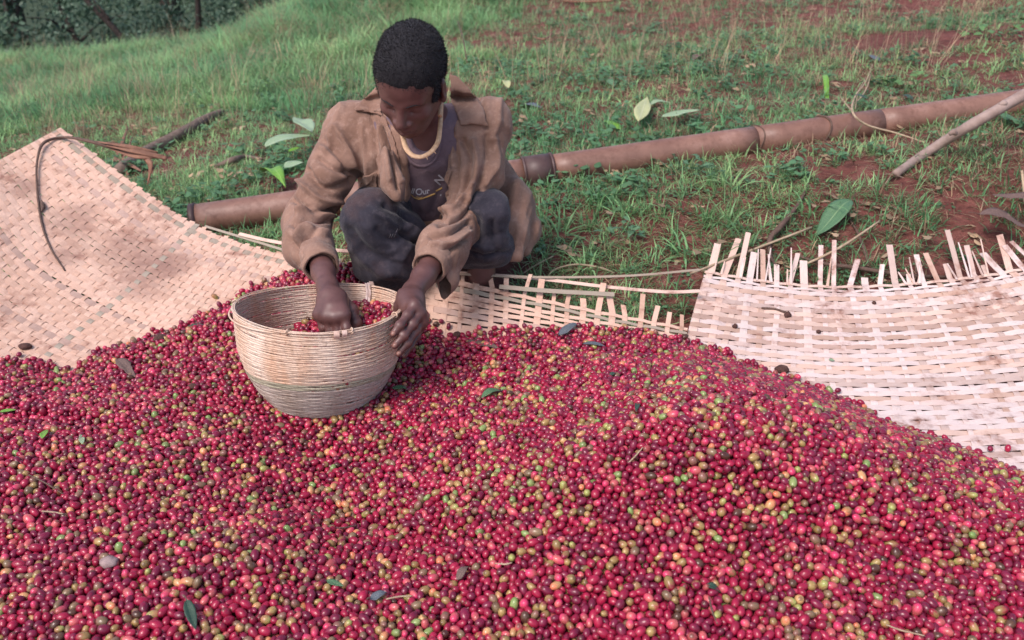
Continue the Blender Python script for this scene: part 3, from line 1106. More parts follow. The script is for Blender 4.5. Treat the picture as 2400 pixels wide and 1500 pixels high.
# forward axis f: towards the camera (-y), bowed down, turned to picture left
f_ = np.array([math.sin(yaw)*math.cos(bow), -math.cos(yaw)*math.cos(bow), -math.sin(bow)])
r_ = np.array([math.cos(yaw), math.sin(yaw), 0.0])           # picture right
u_ = np.cross(r_, f_); u_ = u_ if u_[2] > 0 else -u_
r_, u_ = r_*math.cos(roll)+u_*math.sin(roll), u_*math.cos(roll)-r_*math.sin(roll)
HM = np.array([r_, f_, u_])
def H(x, y, z): return HC + HS*(x*r_+y*f_+z*u_)

# --- body
bl = Field((-.62, 1.655, -.02), (.06, 2.80, .92), .0030)
# torso, hidden under the clothes
chest = (sh_l+sh_r)/2 + np.array([.0, .015, -.10])
tax = (neck-pelvis); tax /= np.linalg.norm(tax)
side = (sh_r-sh_l); side -= tax*(side@tax); side /= np.linalg.norm(side)
fr = np.cross(side, tax); fr = fr if fr[1] < 0 else -fr
TM = np.array([side, fr, tax])
bl.ell(chest, (.150, .092, .17), TM, .03)
bl.ell(chest*.5+pelvis*.5, (.125, .085, .16), TM, .05)
bl.ell(pelvis+np.array([0, -.02, .03]), (.14, .10, .11), TM, .04)
bl.chain([sh_l+[.04, 0, -.03], sh_l+[.01, 0, -.01]], [.048, .036], .03)
bl.chain([sh_r+[-.04, 0, -.03], sh_r+[-.01, 0, -.01]], [.048, .036], .03)
bl.chain([neck+[0, .02, -.06], H(0, -.03, -.07)], [.062, .056], .03)      # neck
bl.chain([neck+[0, -.01, -.08], sh_l+[.05, 0, 0]], [.05, .04], .04)
bl.chain([neck+[0, -.01, -.08], sh_r+[-.05, 0, 0]], [.05, .04], .04)
bl.chain([sh_l+[.006, 0, -.01], el_l], [.036, .031], .02)
bl.chain([sh_r+[-.006, 0, -.01], el_r], [.036, .031], .02)
for e, w in ((el_l, wr_l), (el_r, wr_r)):
    m1 = e*.68+w*.32
    bl.chain([e, m1, e*.2+w*.8, w], [.031, .034, .0268, .0245], .015)
for h_, kk, a in ((hip_l, kn_l, an_l), (hip_r, kn_r, an_r)):
    kk = kk+np.array([0, .018, -.018])
    bl.chain([h_, kk], [.070, .040], .03)
    bl.chain([kk, kk*.6+a*.4, a], [.038, .040, .033], .02)
    toe = a+np.array([.0, -.13, 0]); toe[2] = gz(toe[0], toe[1])+.025
    heel = a+np.array([0, .035, 0]); heel[2] = gz(heel[0], heel[1])+.03
    bl.chain([a, heel], [.034, .03], .02); bl.chain([heel, toe], [.033, .028], .02)
    for q in range(5):
        t0 = toe+[(q-2)*.017, 0, -.006]
        bl.cap(t0, t0+[(q-2)*.003, -.035, -.004], .011, .009, .008)
# head
def he(x, y, z, rx, ry, rz, k_=.012, op='add', M=None):
    bl.ell(H(x, y, z), np.array([rx, ry, rz])*HS, HM if M is None else M@HM, k_, op)
def hc(p, q, ra, rb, k_=.008, op='add'): bl.cap(H(*p), H(*q), ra*HS, rb*HS, k_, op)
he(0, -.012, .012, .074, .094, .092)                 # cranium
he(0, .035, -.040, .060, .062, .072, .02)            # mid face
he(0, .048, -.088, .040, .040, .040, .025)           # jaw
he(0, .066, -.114, .020, .018, .017, .020)           # chin
hc((-.052, -.005, -.070), (-.022, .052, -.110), .018, .015, .02)     # jaw line
hc((.052, -.005, -.070), (.022, .052, -.110), .018, .015, .02)
he(0, .040, .026, .064, .052, .052, .03)                 # forehead
hc((-.042, .074, .000), (-.012, .086, -.006), .0075, .0085, .016)      # brow ridges
hc((.042, .074, .000), (.012, .086, -.006), .0075, .0085, .016)
he(-.043, .064, -.044, .019, .018, .019, .016)       # cheek bones
he(.043, .064, -.044, .019, .018, .019, .016)
he(-.031, .094, -.021, .015, .010, .0095, .016, 'sub')   # eye sockets
he(.031, .094, -.021, .015, .010, .0095, .016, 'sub')
he(-.031, .0715, -.022, .0150, .0130, .0125, .005)    # lids, lowered
he(.031, .0715, -.022, .0150, .0130, .0125, .005)
hc((-.045, .0805, -.0285), (-.018, .085, -.0290), .0014, .0014, .001, 'sub')   # lash lines
hc((.018, .085, -.0290), (.045, .0805, -.0285), .0014, .0014, .001, 'sub')
hc((0, .088, -.012), (0, .106, -.046), .0085, .0105, .010)   # nose bridge
he(0, .108, -.054, .0125, .0125, .0105, .008)                # nose tip
he(-.0145, .096, -.057, .0095, .010, .0080, .006)            # wings
he(.0145, .096, -.057, .0095, .010, .0080, .006)
he(-.0075, .1035, -.0655, .0040, .0045, .0032, .002, 'sub')
he(.0075, .1035, -.0655, .0040, .0045, .0032, .002, 'sub')
he(0, .084, -.078, .026, .014, .015, .014)                   # muzzle
hc((-.020, .088, -.0785), (0, .098, -.0765), .0062, .0078, .005)     # upper lip
hc((.020, .088, -.0785), (0, .098, -.0765), .0062, .0078, .005)
hc((-.017, .087, -.0900), (0, .0955, -.0905), .0066, .0084, .005)    # lower lip
hc((.017, .087, -.0900), (0, .0955, -.0905), .0066, .0084, .005)
hc((-.024, .0905, -.0838), (0, .1050, -.0838), .0018, .0018, .001, 'sub')   # mouth line
hc((.024, .0905, -.0838), (0, .1050, -.0838), .0018, .0018, .001, 'sub')
for sg in (-1, 1):                                            # ears
    MM = np.array([[math.cos(.35*sg), -math.sin(.35*sg), 0], [math.sin(.35*sg), math.cos(.35*sg), 0], [0, 0, 1]])
    he(sg*.0765, -.006, -.030, .0085, .019, .031, .010, 'add', MM)
    he(sg*.0845, .002, -.028, .0050, .010, .018, .004, 'sub', MM)
    he(sg*.0760, .002, -.056, .0070, .009, .009, .006, 'add', MM)
# hands
def finger(pts, r0, r1, k_=.003):
    n = len(pts)-1
    bl.chain(pts, list(np.linspace(r0, r1, n+1)), k_)
    for q in pts[1:-1]: bl.ell(q, (r0*1.07,)*3, None, .003)
# picture-left hand: a downward pinch into the cherries in the basket
pc = W(783, 712, 2.03)
bl.chain([wr_l, W(775, 700, 2.045), W(781, 728, 2.02)], [.0245, .029, .031], .012)
kn = [W(748, 737, 2.020), W(767, 742, 2.003), W(787, 743, 1.997), W(806, 738, 1.999)]
bl.chain([kn[0], kn[1], kn[2], kn[3]], [.0125, .0135, .0135, .0125], .014)
bl.chain([W(765, 705, 2.04), kn[0]], [.018, .013], .014)
bl.chain([W(795, 700, 2.04), kn[3]], [.020, .013], .014)
tips = [[W(757, 768, 2.022), W(766, 792, 2.045), W(774, 806, 2.06)],
        [W(774, 776, 2.008), W(781, 802, 2.035), W(785, 818, 2.05)],
        [W(792, 777, 2.002), W(796, 804, 2.03), W(797, 820, 2.045)],
        [W(813, 770, 1.996), W(813, 798, 2.015), W(806, 815, 2.035)]]
for a, t, rr in zip(kn, tips, (.0090, .0098, .0098, .0098)):
    bl.chain([a]+t, [rr+.0012, rr+.0006, rr-.001, rr-.0025], .005)
finger([W(800, 700, 2.05), W(824, 726, 2.045), W(834, 758, 2.035), W(826, 786, 2.025)], .0145, .0085)
# picture-right hand: palm on the rim, fingers down the outside, thumb inside
bl.chain([wr_r, W(960, 702, 2.035), W(962, 722, 2.005)], [.0245, .028, .026], .012)
k2 = [W(972, 716, 1.972), W(985, 734, 1.978), W(988, 752, 1.990), W(985, 768, 2.004)]
bl.chain(k2, [.0125, .013, .0125, .0115], .012)
bl.chain([W(955, 705, 2.02), k2[0]], [.022, .013], .014)
bl.chain([W(975, 700, 2.04), k2[2]], [.020, .013], .014)
f2 = [[W(955, 739, 1.950), W(937, 763, 1.930), W(921, 783, 1.925)],
      [W(968, 759, 1.955), W(946, 786, 1.936), W(925, 810, 1.930)],
      [W(974, 775, 1.968), W(955, 803, 1.950), W(934, 829, 1.942)],
      [W(976, 788, 1.990), W(962, 812, 1.975), W(948, 833, 1.966)]]
for a, t, rr in zip(k2, f2, (.0100, .0102, .0098, .0086)): finger([a]+t, rr+.0012, rr-.0022, .004)
finger([W(945, 690, 2.03), W(938, 716, 2.035), W(928, 738, 2.045)], .0150, .0095)
bV, bF = bl.mesh()
bV = relax_mesh(bV, bF, 1, .45)
body = part('body', bV, bF, M_skin, man)
BV_BODY = bvh_of(bV, bF)
del bl
# eyebrows: thin dark hair pads on the brow
for sg in (-1, 1):
    pth = []
    for a, b_ in ((.050, -.006), (.034, .0000), (.015, -.004)):
        o_ = H(sg*a, .20, b_); d_ = (H(sg*a, 0, b_)-o_); d_ /= np.linalg.norm(d_)
        h_ = BV_BODY.ray_cast(Vector(o_), Vector(d_))
        pth.append(np.array(h_[0])+d_*.0008 if h_[0] is not None else H(sg*a, .085, b_))
    tube_part('eyebrow', pth, [.0020, .0042, .0030], M_hair, body, 8, 16, ell=(1.0, .40))
# nails on the wrapped fingers
for q, (tip, base) in enumerate(((f2[0][2], f2[0][1]), (f2[1][2], f2[1][1]), (f2[2][2], f2[2][1]))):
    dirv = tip-base; dirv /= np.linalg.norm(dirv)
    c0 = tip - dirv*.001
    toc = np.array([0, 0, CAM_H])-c0; toc /= np.linalg.norm(toc)
    nn = toc - dirv*(toc@dirv); nn /= np.linalg.norm(nn); sd = np.cross(dirv, nn)
    V = []
    for a in np.linspace(0, 2*PI, 12, endpoint=False):
        x, y = math.cos(a)*.0052, math.sin(a)*.0062
        V.append(c0 + nn*(.0089-.0016*(x/.0052)**2) + sd*x + dirv*y)
    V.append(c0+nn*.0096)
    for a in np.linspace(0, 2*PI, 12, endpoint=False):
        V.append(c0 + nn*.0055 + sd*math.cos(a)*.0052 + dirv*math.sin(a)*.0062)
    F = [(12, i, (i+1) % 12) for i in range(12)]
    for i in range(12):
        j = (i+1) % 12
        F += [(i, 13+i, 13+j), (i, 13+j, j)]
    part('fingernail', V, np.array(F), M_nail, body)

# --- hair
hf = Field(HC-.19, HC+.19, .0028)
def hh(x, y, z, rx, ry, rz, k_=.012, op='add'): hf.ell(H(x, y, z), np.array([rx, ry, rz])*HS, HM, k_, op)
hh(0, -.018, .020, .0755, .103, .096)
hh(0, .026, .040, .068, .062, .058, .02)
hh(0, -.015, .050, .072, .086, .056, .03)
hh(0, -.055, -.005, .070, .064, .075, .02)
hh(-.064, .018, -.004, .011, .030, .034, .012)     # sides in front of the ears
hh(.064, .018, -.010, .011, .030, .038, .012)
hh(-.004, .108, -.016, .058, .052, .063, .010, 'sub')   # forehead cleared
hh(0, .060, -.085, .090, .095, .072, .010, 'sub')
hV, hF = hf.mesh()
hN = vert_normals(hV, hF)
hV = hV + hN*(.0009*vnoise(hV*330, 3)+.0028*vnoise(hV*48, 5))[:, None]
hair = part('hair', hV, hF, M_hair, man)
# short tight curls standing off the scalp line
rg = np.random.default_rng(9)
pick_ = rg.choice(len(hV), 26000)
cV, cF = [], []
base = hV[pick_]; nb = hN[pick_]
t1 = rg.normal(size=base.shape); t1 -= nb*np.sum(t1*nb, 1, keepdims=True); t1 /= np.linalg.norm(t1, axis=1)[:, None]
Lc = rg.uniform(.001, .0055, (len(base), 1))
A = base-nb*.002-t1*.0009; Bq = base-nb*.002+t1*.0009; Cq = base+nb*Lc+rg.normal(0, .0018, base.shape)
curlV = np.concatenate([A, Bq, Cq]); n_ = len(base)
part('hair_curls', curlV, np.stack([np.arange(n_), np.arange(n_)+n_, np.arange(n_)+2*n_], 1), M_hair, hair)['kind'] = 'stuff'

# --- folds
def folds(V, N, a, b_, amp, freq, seed, skew=.6, reach=.12):
    """creases across the segment a-b, sharper near b"""
    ax = b_-a; L = np.linalg.norm(ax); ax = ax/L
    p = V-a; t = p@ax
    r = p-t[:, None]*ax
    rl = np.linalg.norm(r, axis=1)
    w = smooth(-.04, .02, t)*(1-smooth(L-.02, L+.04, t))*(1-smooth(reach*.8, reach*1.1, rl))
    q = np.stack([t*freq + skew*(r[:, 0]+r[:, 2])*freq*.5, r[:, 0]*freq*.28, r[:, 2]*freq*.28], 1)
    x = 1-2.2*np.sqrt(vnoise(q, seed)**2+.015); y = 1-2.2*np.sqrt(vnoise(q*1.9+3, seed+1)**2+.03)
    return w*amp*(x+.45*y)

def img_folds(V, curves):
    """creases drawn where the photo shows them: (pixel path, width px, depth m)"""
    u, v, d = proj(V)
    out = np.zeros(len(V))
    for path, wid, amp in curves:
        P = np.array(path, float)
        P = spline(P, 24) if len(P) > 2 else P
        dm = np.full(len(V), 1e9)
        for i in range(len(P)-1):
            e = P[i+1]-P[i]; L = e@e+1e-9
            px, py = u-P[i, 0], v-P[i, 1]
            t = np.clip((px*e[0]+py*e[1])/L, 0, 1)
            dm = np.minimum(dm, np.hypot(px-t*e[0], py-t*e[1]))
        out += amp*np.exp(-(dm/wid)**2)
    return out

# --- t-shirt
tf = Field((-.55, 2.02, .05), (.10, 2.75, .72), .006)
tf.ell(chest+fr*.0, (.165, .112, .17), TM, .03)
tf.ell(chest*.5+pelvis*.5+fr*.035, (.150, .125, .19), TM, .06)
tf.ell(pelvis+fr*.06+np.array([0, 0, .05]), (.15, .11, .10), TM, .05)
tf.chain([neck+[0, -.01, -.08], sh_l+[.08, 0.01, -.01]], [.052, .040], .04)
tf.chain([neck+[0, -.02, -.08], sh_r+[-.06, 0, 0]], [.058, .05], .04)
tf.ell(W(992, 300, 2.15), (.052, .16, .088), None, .01, 'sub')    # neck opening
tf.ell(W(987, 340, 2.20), (.042, .15, .060), None, .01, 'sub')
tV, tF = tf.mesh()
tN = vert_normals(tV, tF)
tV = tV + tN*(.004*vnoise(tV*[26, 26, 9], 2) + img_folds(tV, [([(985,500),(970,470),(955,440)], 9, -.006), ([(1010,500),(1020,470),(1035,430)], 9, -.006), ([(1000,400),(1030,390)], 12, .004)]))[:, None]
tee = part('t_shirt', tV, tF, M_tee, man)
BV_TEE = bvh_of(tV, tF)

def draped(name, bv, poly, mat, parent, off=.004, th=.0025, step=5.0, puff=0.0, fallback=2.3, rim=0.0, label=None):
    """a sewn-on piece of cloth: the outline is cut from a sheet lying on the garment"""
    P = np.array(poly, float)
    lo, hi = P.min(0)-step, P.max(0)+step
    nu_, nv_ = max(2, int((hi[0]-lo[0])/step)), max(2, int((hi[1]-lo[1])/step))
    us, vs = np.linspace(lo[0], hi[0], nu_), np.linspace(lo[1], hi[1], nv_)
    U_, V_ = np.meshgrid(us, vs, indexing='ij')
    fl = np.stack([U_.ravel(), V_.ravel()], 1)
    sd = poly_sd(fl, P)
    cell = max(us[1]-us[0], vs[1]-vs[0])
    # snap the outer ring onto the outline
    g = np.stack([(poly_sd(fl+[.5, 0], P)-poly_sd(fl-[.5, 0], P)), (poly_sd(fl+[0, .5], P)-poly_sd(fl-[0, .5], P))], 1)
    g /= np.linalg.norm(g, axis=1)[:, None]+1e-9
    near = (sd < 0) & (sd > -cell*1.2)
    fl2 = fl.copy(); fl2[near] -= g[near]*sd[near][:, None]
    use = sd > -cell*1.2
    pts, nrm = [], []
    o = Vector((0, 0, CAM_H))
    for (a, b_), us_ in zip(fl2, use):
        if not us_: pts.append((0, 0, 0)); nrm.append((0, 0, 0)); continue
        d = Vector(ray(a, b_)).normalized()
        h = bv.ray_cast(o, d)
        if h[0] is None or (h[0]-o).length > 3.1:
            q = W(a, b_, fallback); pts.append(tuple(q)); nrm.append(tuple(-np.array(d)))
        else:
            n_ = h[1] if h[1].dot(d) < 0 else -h[1]
            pts.append(tuple(h[0])); nrm.append(tuple(n_))
    pts = np.array(pts); nrm = np.array(nrm)
    # smooth the sheet a little so that it bridges folds
    G = pts.reshape(nu_, nv_, 3); Nn = nrm.reshape(nu_, nv_, 3); Um = use.reshape(nu_, nv_, 1).astype(float)
    for _ in range(3):
        A = G*Um; W_ = Um.copy()
        for dx, dy in ((1, 0), (-1, 0), (0, 1), (0, -1)):
            A = A + np.roll(G*Um, (dx, dy), (0, 1)); W_ = W_ + np.roll(Um, (dx, dy), (0, 1))
        G = np.where(Um > 0, A/np.maximum(W_, 1), G)
        B2 = Nn.copy()
        for dx, dy in ((1, 0), (-1, 0), (0, 1), (0, -1)): B2 = B2 + np.roll(Nn*Um, (dx, dy), (0, 1))
        Nn = B2/(np.linalg.norm(B2, axis=2, keepdims=True)+1e-9)
    pts, nrm = G.reshape(-1, 3), Nn.reshape(-1, 3)
    lift = off + puff*smooth(0, 18, sd) + rim*np.exp(-((sd-3)/3.0)**2)
    top = pts+nrm*lift[:, None]; bot = top-nrm*th
    ids = np.arange(nu_*nv_).reshape(nu_, nv_)
    q = np.stack([ids[:-1, :-1], ids[1:, :-1], ids[1:, 1:], ids[:-1, 1:]], -1).reshape(-1, 4)
    q = q[use[q].all(1)]
    nn_ = nu_*nv_
    F = [tuple(a) for a in q] + [tuple(a[::-1]+nn_) for a in q]
    cnt = {}
    for a in q:
        for i in range(4):
            e = (a[i], a[(i+1) % 4]); cnt[e] = 1
    for (a, b_) in list(cnt):
        if (b_, a) not in cnt: F.append((b_, a, a+nn_, b_+nn_))
    V = np.concatenate([top, bot])
    F = np.array(F)
    used = np.unique(F); mp_ = np.full(len(V), -1); mp_[used] = np.arange(len(used))
    return part(name, V[used], mp_[F], mat, parent, label=label)

def ribbon_on(name, bv, path, wid, mat, parent, off=.003, th=.0012, n=30):
    P = spline(np.array(path, float), n)
    T = np.gradient(P, axis=0); T /= np.linalg.norm(T, axis=1)[:, None]
    S_ = np.stack([-T[:, 1], T[:, 0]], 1)
    ww = np.interp(np.linspace(0, 1, n), np.linspace(0, 1, len(np.atleast_1d(wid))), np.atleast_1d(wid))[:, None]*.5
    rows = []
    o = Vector((0, 0, CAM_H))
    for sg in (-1, 1):
        rr_ = []
        for a in P+S_*ww*sg:
            d = Vector(ray(*a)).normalized(); h = bv.ray_cast(o, d)
            rr_.append(np.array(h[0])-np.array(d)*off if h[0] is not None else W(a[0], a[1], 2.3))
        rows.append(np.array(rr_))
    back = np.array([Vector(ray(*a)).normalized() for a in P])*th
    V = np.concatenate([rows[0], rows[1], rows[0]+back, rows[1]+back])
    F = []
    for i in range(n-1):
        for a, b_ in ((0, 1), (3, 2), (2, 0), (1, 3)):
            F.append((a*n+i, a*n+i+1, b_*n+i+1, b_*n+i))
    return part(name, V, np.array(F), mat, parent)

def text_on(name, txt, bv, mat, parent, u0, v0, px, ang, off=.002):
    cu = bpy.data.curves.new(name, 'FONT'); cu.body = txt; cu.size = 1.0; cu.offset = .022
    ob = bpy.data.objects.new(name, cu); COL.objects.link(ob)
    dg = bpy.context.evaluated_depsgraph_get()
    me = bpy.data.meshes.new_from_object(ob.evaluated_get(dg))
    bpy.data.objects.remove(ob)
    bm = bmesh.new(); bm.from_mesh(me)
    bmesh.ops.triangulate(bm, faces=bm.faces)
    o = Vector((0, 0, CAM_H)); off_p = Vector(parent.location)+Vector(parent.parent.location if parent.parent else (0, 0, 0))
    ca, sa = math.cos(ang), math.sin(ang)
    for v_ in bm.verts:
        x, y = v_.co.x*px, v_.co.y*px
        d = Vector(ray(u0+x*ca+y*sa, v0+x*sa-y*ca)).normalized()
        h = bv.ray_cast(o, d)
        p = (h[0] if h[0] is not None else Vector(W(u0, v0, 2.3))) - d*off
        v_.co = p-off_p
    bm.to_mesh(me); bm.free()
    return link(name, me, mat, parent)

ribbon_on('neckline_band', BV_TEE, [(942,336),(950,360),(966,382),(988,390),(1012,382),(1028,358),(1036,314)], 7, M_tee, tee, .004)
text_on('printed_lettering', 'll', BV_TEE, M_print_white, tee, 962, 452, 18, .35)
text_on('printed_lettering', 'O', BV_TEE, M_print_white, tee, 974, 457, 21, -.05)
text_on('printed_lettering', 'ur', BV_TEE, M_print_white, tee, 991, 456, 19, -.18)
text_on('printed_lettering', 'N', BV_TEE, M_print_white, tee, 1030, 436, 27, -.85)
ribbon_on('printed_stripe', BV_TEE, [(961,454),(972,464),(984,467),(1000,462),(1020,454)], [1.5, 3, 4.5], M_print_yellow, tee, .003)
ribbon_on('printed_stripe', BV_TEE, [(975,461),(984,463.5),(990,462)], 1.6, M_print_yellow, tee, .003)
ribbon_on('printed_stripe', BV_TEE, [(1022,448),(1030,444),(1036,440)], [3.5, 4], M_print_yellow, tee, .003)
draped('printed_dot', BV_TEE, [(1033+3.4*math.cos(a), 457+3.4*math.sin(a)) for a in np.linspace(0, 2*PI, 10, endpoint=False)], M_print_white, tee, .0015, .001, 1.5)

# --- cord round the neck
nc = [W(1040, 214, 2.28), W(1035, 240, 2.24), W(1032, 290, 2.20), W(1027, 330, 2.185), W(1014, 352, 2.175), W(998, 364, 2.17), W(982, 368, 2.165), W(964, 362, 2.165), W(952, 347, 2.17), W(946, 328, 2.18), W(940, 300, 2.22), W(938, 270, 2.30)]
cord = tube_part('neck_cord', nc, [.0050, .0048, .0056, .0055, .0056, .006, .0058, .0052], M_cord, man, 8, 60, ell=(1.15, .8))
for a, b_ in ((W(1032, 232, 2.215), W(1031, 272, 2.19)),):
    tube_part('cord_wrap', [a, (a+b_)/2+[.001, 0, 0], b_], [.0072, .0066, .0055], M_cord, cord, 8, 8)
for q, (du, dv) in ((5, (4, 10)), (8, (-2, 9)), (7, (0, 8)), (4, (8, 8))):
    uu, vv, dd_ = proj(nc[q])
    tube_part('frayed_end', [nc[q], W(uu+du, vv+dv, dd_-.004)], [.0018, .0006], M_cord, cord, 5, 4)

# --- trousers
pf = Field((-.52, 2.0, -.02), (.08, 2.86, .52), .0048)
pf.ell(pelvis+np.array([0, -.01, .02]), (.165, .135, .13), TM, .04)
pf.chain([hip_l, hip_l*.45+kn_l*.55, kn_l+[0, .01, -.012]], [.100, .092, .066], .05)
pf.chain([hip_r, hip_r*.45+kn_r*.55, kn_r+[0, .01, -.012]], [.100, .086, .053], .05)
pf.chain([kn_l+[.005, .0, -.005], kn_l*.5+an_l*.5+[.012, -.02, 0], an_l+[0, 0, .02]], [.072, .074, .062], .04)
pf.chain([kn_r+[.004, 0, -.01], kn_r*.5+an_r*.5+[.004, -.005, 0], an_r+[.0, 0, .075]], [.053, .054, .050], .03)
pf.ell(W(930, 560, 2.36), (.085, .075, .075), None, .05)         # sagging cloth between the legs
pf.ell(W(905, 610, 2.36), (.075, .07, .06), None, .05)
pf.chain([an_r+[-.03, 0, .072], an_r+[.045, 0, .066]], [.050, .046], .02)   # rolled hem
pV, pF = pf.mesh()
pN = vert_normals(pV, pF)
dsp = folds(pV, pN, hip_l, kn_l, .0045, 16, 3) + folds(pV, pN, kn_l, an_l, .0055, 15, 6) + folds(pV, pN, kn_r, an_r, .0035, 20, 9)
dsp += img_folds(pV, [([(905,480),(960,510),(1010,560)], 9, -.010), ([(930,470),(990,500),(1030,520)], 8, -.008), ([(940,545),(965,562),(1000,575)], 7, -.014), ([(960,530),(985,548),(1015,560)], 8, .010),
                      ([(885,540),(905,560),(935,565)], 8, -.006), ([(820,540),(860,590),(930,620)], 12, -.007), ([(830,580),(880,632),(950,650)], 10, .006), ([(880,500),(915,520),(940,540)], 9, .006),
                      ([(1100,500),(1120,520),(1118,560)], 7, -.006), ([(1135,500),(1140,550),(1135,590)], 7, .004), ([(1155,520),(1158,560),(1165,590)], 6, -.005), ([(1105,590),(1140,596),(1190,590)], 5, -.006), ([(1105,575),(1135,578)], 5, .004)])
dsp *= 1.5
dsp += .0040*vnoise(pV*20, 14) + .0022*(1-2.2*np.sqrt(vnoise(pV*[30, 14, 42]+pV[:, [2, 0, 1]]*8, 17)**2+.02))
pV = pV + pN*dsp[:, None]
trousers = part('trousers', pV, pF, M_trouser, man)
BV_TR = bvh_of(pV, pF)
# torn hole with pale threads at the knee of the picture-left leg
M_hole = simple_mat('torn_dark', (.012, .010, .012), None, 80, .95, .2)
0 and draped('torn_patch', BV_TR, [(926,556),(940,551),(952,560),(962,558),(960,572),(945,578),(930,572)], M_hole, trousers, .002, .002, 4)
for q in range(4):
    u0, v0 = 912+q*5.2, 552-q*4.2+(q % 3)*4
    ribbon_on('loose_thread', BV_TR, [(u0, v0+5), (u0+3, v0), (u0+4, v0-4)], .5, M_print_white, trousers, .003, .0005, 5)

# --- shirt
sf = Field((-.66, 1.98, .02), (.16, 2.80, .78), .0048)
sf.ell(chest+fr*.004, (.188, .122, .160), TM, .04)
sf.ell(chest*.5+pelvis*.5+fr*.02, (.185, .150, .19), TM, .07)
sf.ell(pelvis+np.array([0, .03, .04]), (.19, .14, .13), TM, .06)
for s_, nk in ((sh_l, 1), (sh_r, -1)):
    sf.chain([neck+[-.055*nk, .03, -.035], s_+[.02*nk, .0, -.012]], [.062, .062], .05)
cu_l = el_l*.36+wr_l*.64; cu_r = el_r*.40+wr_r*.60
mid_l = sh_l*.5+el_l*.5
sf.chain([sh_l+[.004, 0, -.004], mid_l+[.006, 0, 0], el_l+[-.002, 0, 0]], [.057, .058, .054], .035)
sf.chain([el_l+[-.006, 0, .0], el_l*.6+wr_l*.4+[-.012, 0, -.008], cu_l+[-.004, 0, -.004]], [.055, .053, .042], .03)
sf.chain([W(705, 560, 2.28), W(712, 592, 2.2)], [.030, .020], .04)
mid_r = sh_r*.5+el_r*.5
sf.chain([sh_r+[-.004, 0, -.004], mid_r+[.008, 0, 0], el_r], [.058, .058, .052], .035)
sf.chain([el_r, el_r*.6+wr_r*.4, cu_r], [.060, .054, .043], .03)
# cloth hanging from the picture-right cuff
sf.chain([W(1050, 610, 2.22), W(1046, 655, 2.20), W(1040, 698, 2.19)], [.030, .022, .010], .02)
# shirt tail over the outside of the picture-right knee
sf.chain([W(1150, 400, 2.50), W(1190, 455, 2.50)], [.055, .05], .04)
sf.ell(W(1212, 500, 2.47), (.040, .055, .095), None, .05)
sf.chain([W(1200, 480, 2.46), W(1205, 545, 2.43), W(1208, 598, 2.41)], [.030, .036, .016], .03)
sf.chain([W(1225, 490, 2.50), W(1238, 540, 2.49), W(1228, 585, 2.47)], [.030, .030, .014], .02)
# front panels falling to points
sf.chain([W(905, 375, 2.24), W(920, 430, 2.215), W(930, 462, 2.20)], [.026, .022, .010], .04)
# open front, carved back to the t-shirt
open_px = np.array([(905,225),(935,292),(946,330),(955,372),(960,410),(958,452),(952,478),(940,500),(945,520),(1040,520),(1052,478),(1050,440),(1048,390),(1054,340),(1060,300),(1056,240),(1050,180),(985,150),(925,150)], float)
X, Y, Z = np.meshgrid(*sf.ax, indexing='ij')
uu, vv, dd_ = proj(np.stack([X, Y, Z], -1).astype(np.float32))
g2u = np.arange(880, 1080, 4.0); g2v = np.arange(130, 540, 4.0)
GU, GVv = np.meshgrid(g2u, g2v, indexing='ij')
pd = poly_sd(np.stack([GU.ravel(), GVv.ravel()], 1), open_px).reshape(GU.shape)
iu = np.clip(((uu-880)/4).astype(int), 0, len(g2u)-1); iv = np.clip(((vv-130)/4).astype(int), 0, len(g2v)-1)
sdp = np.where((uu > 880) & (uu < 1076) & (vv > 130) & (vv < 536), pd[iu, iv], -20)/900.0
backlim = dd_ - (2.46)
cut = np.maximum(-sdp, backlim).astype(np.float32)
sf.comb((slice(None),)*3, cut, .012, 'sub')
del X, Y, Z, uu, vv, dd_, iu, iv, sdp, cut
# sleeves end open at the wrist
for cu, wr in ((cu_l, wr_l), (cu_r, wr_r)):
    ax = (wr-cu)/np.linalg.norm(wr-cu)
    sf.cap(cu+ax*.030, cu+ax*.12, .033, .033, .004, 'sub')
sf.ell(neck+fr*.01+[0, -.01, .03], (.068, .062, .07), TM, .02, 'sub')       # neck hole
sV, sF = sf.mesh()
sV = relax_mesh(sV, sF, 2, .5)
sN = vert_normals(sV, sF)
dsp = folds(sV, sN, sh_l, el_l, .0036, 15, 21, 1.0) + folds(sV, sN, el_l+[0, .03, .03], cu_l, .0075, 17, 24, .9) + folds(sV, sN, sh_r, el_r, .0042, 14, 27, 1.2) + folds(sV, sN, el_r, cu_r, .0065, 18, 30, 1.0)
uS, vS, dS = proj(sV)
tail = smooth(1150, 1175, uS)*smooth(400, 430, vS)
dsp += tail*.007*(1-2*np.abs(vnoise(np.stack([(uS+.25*(vS-400))*.05, vS*.006, dS*3], 1), 5)))
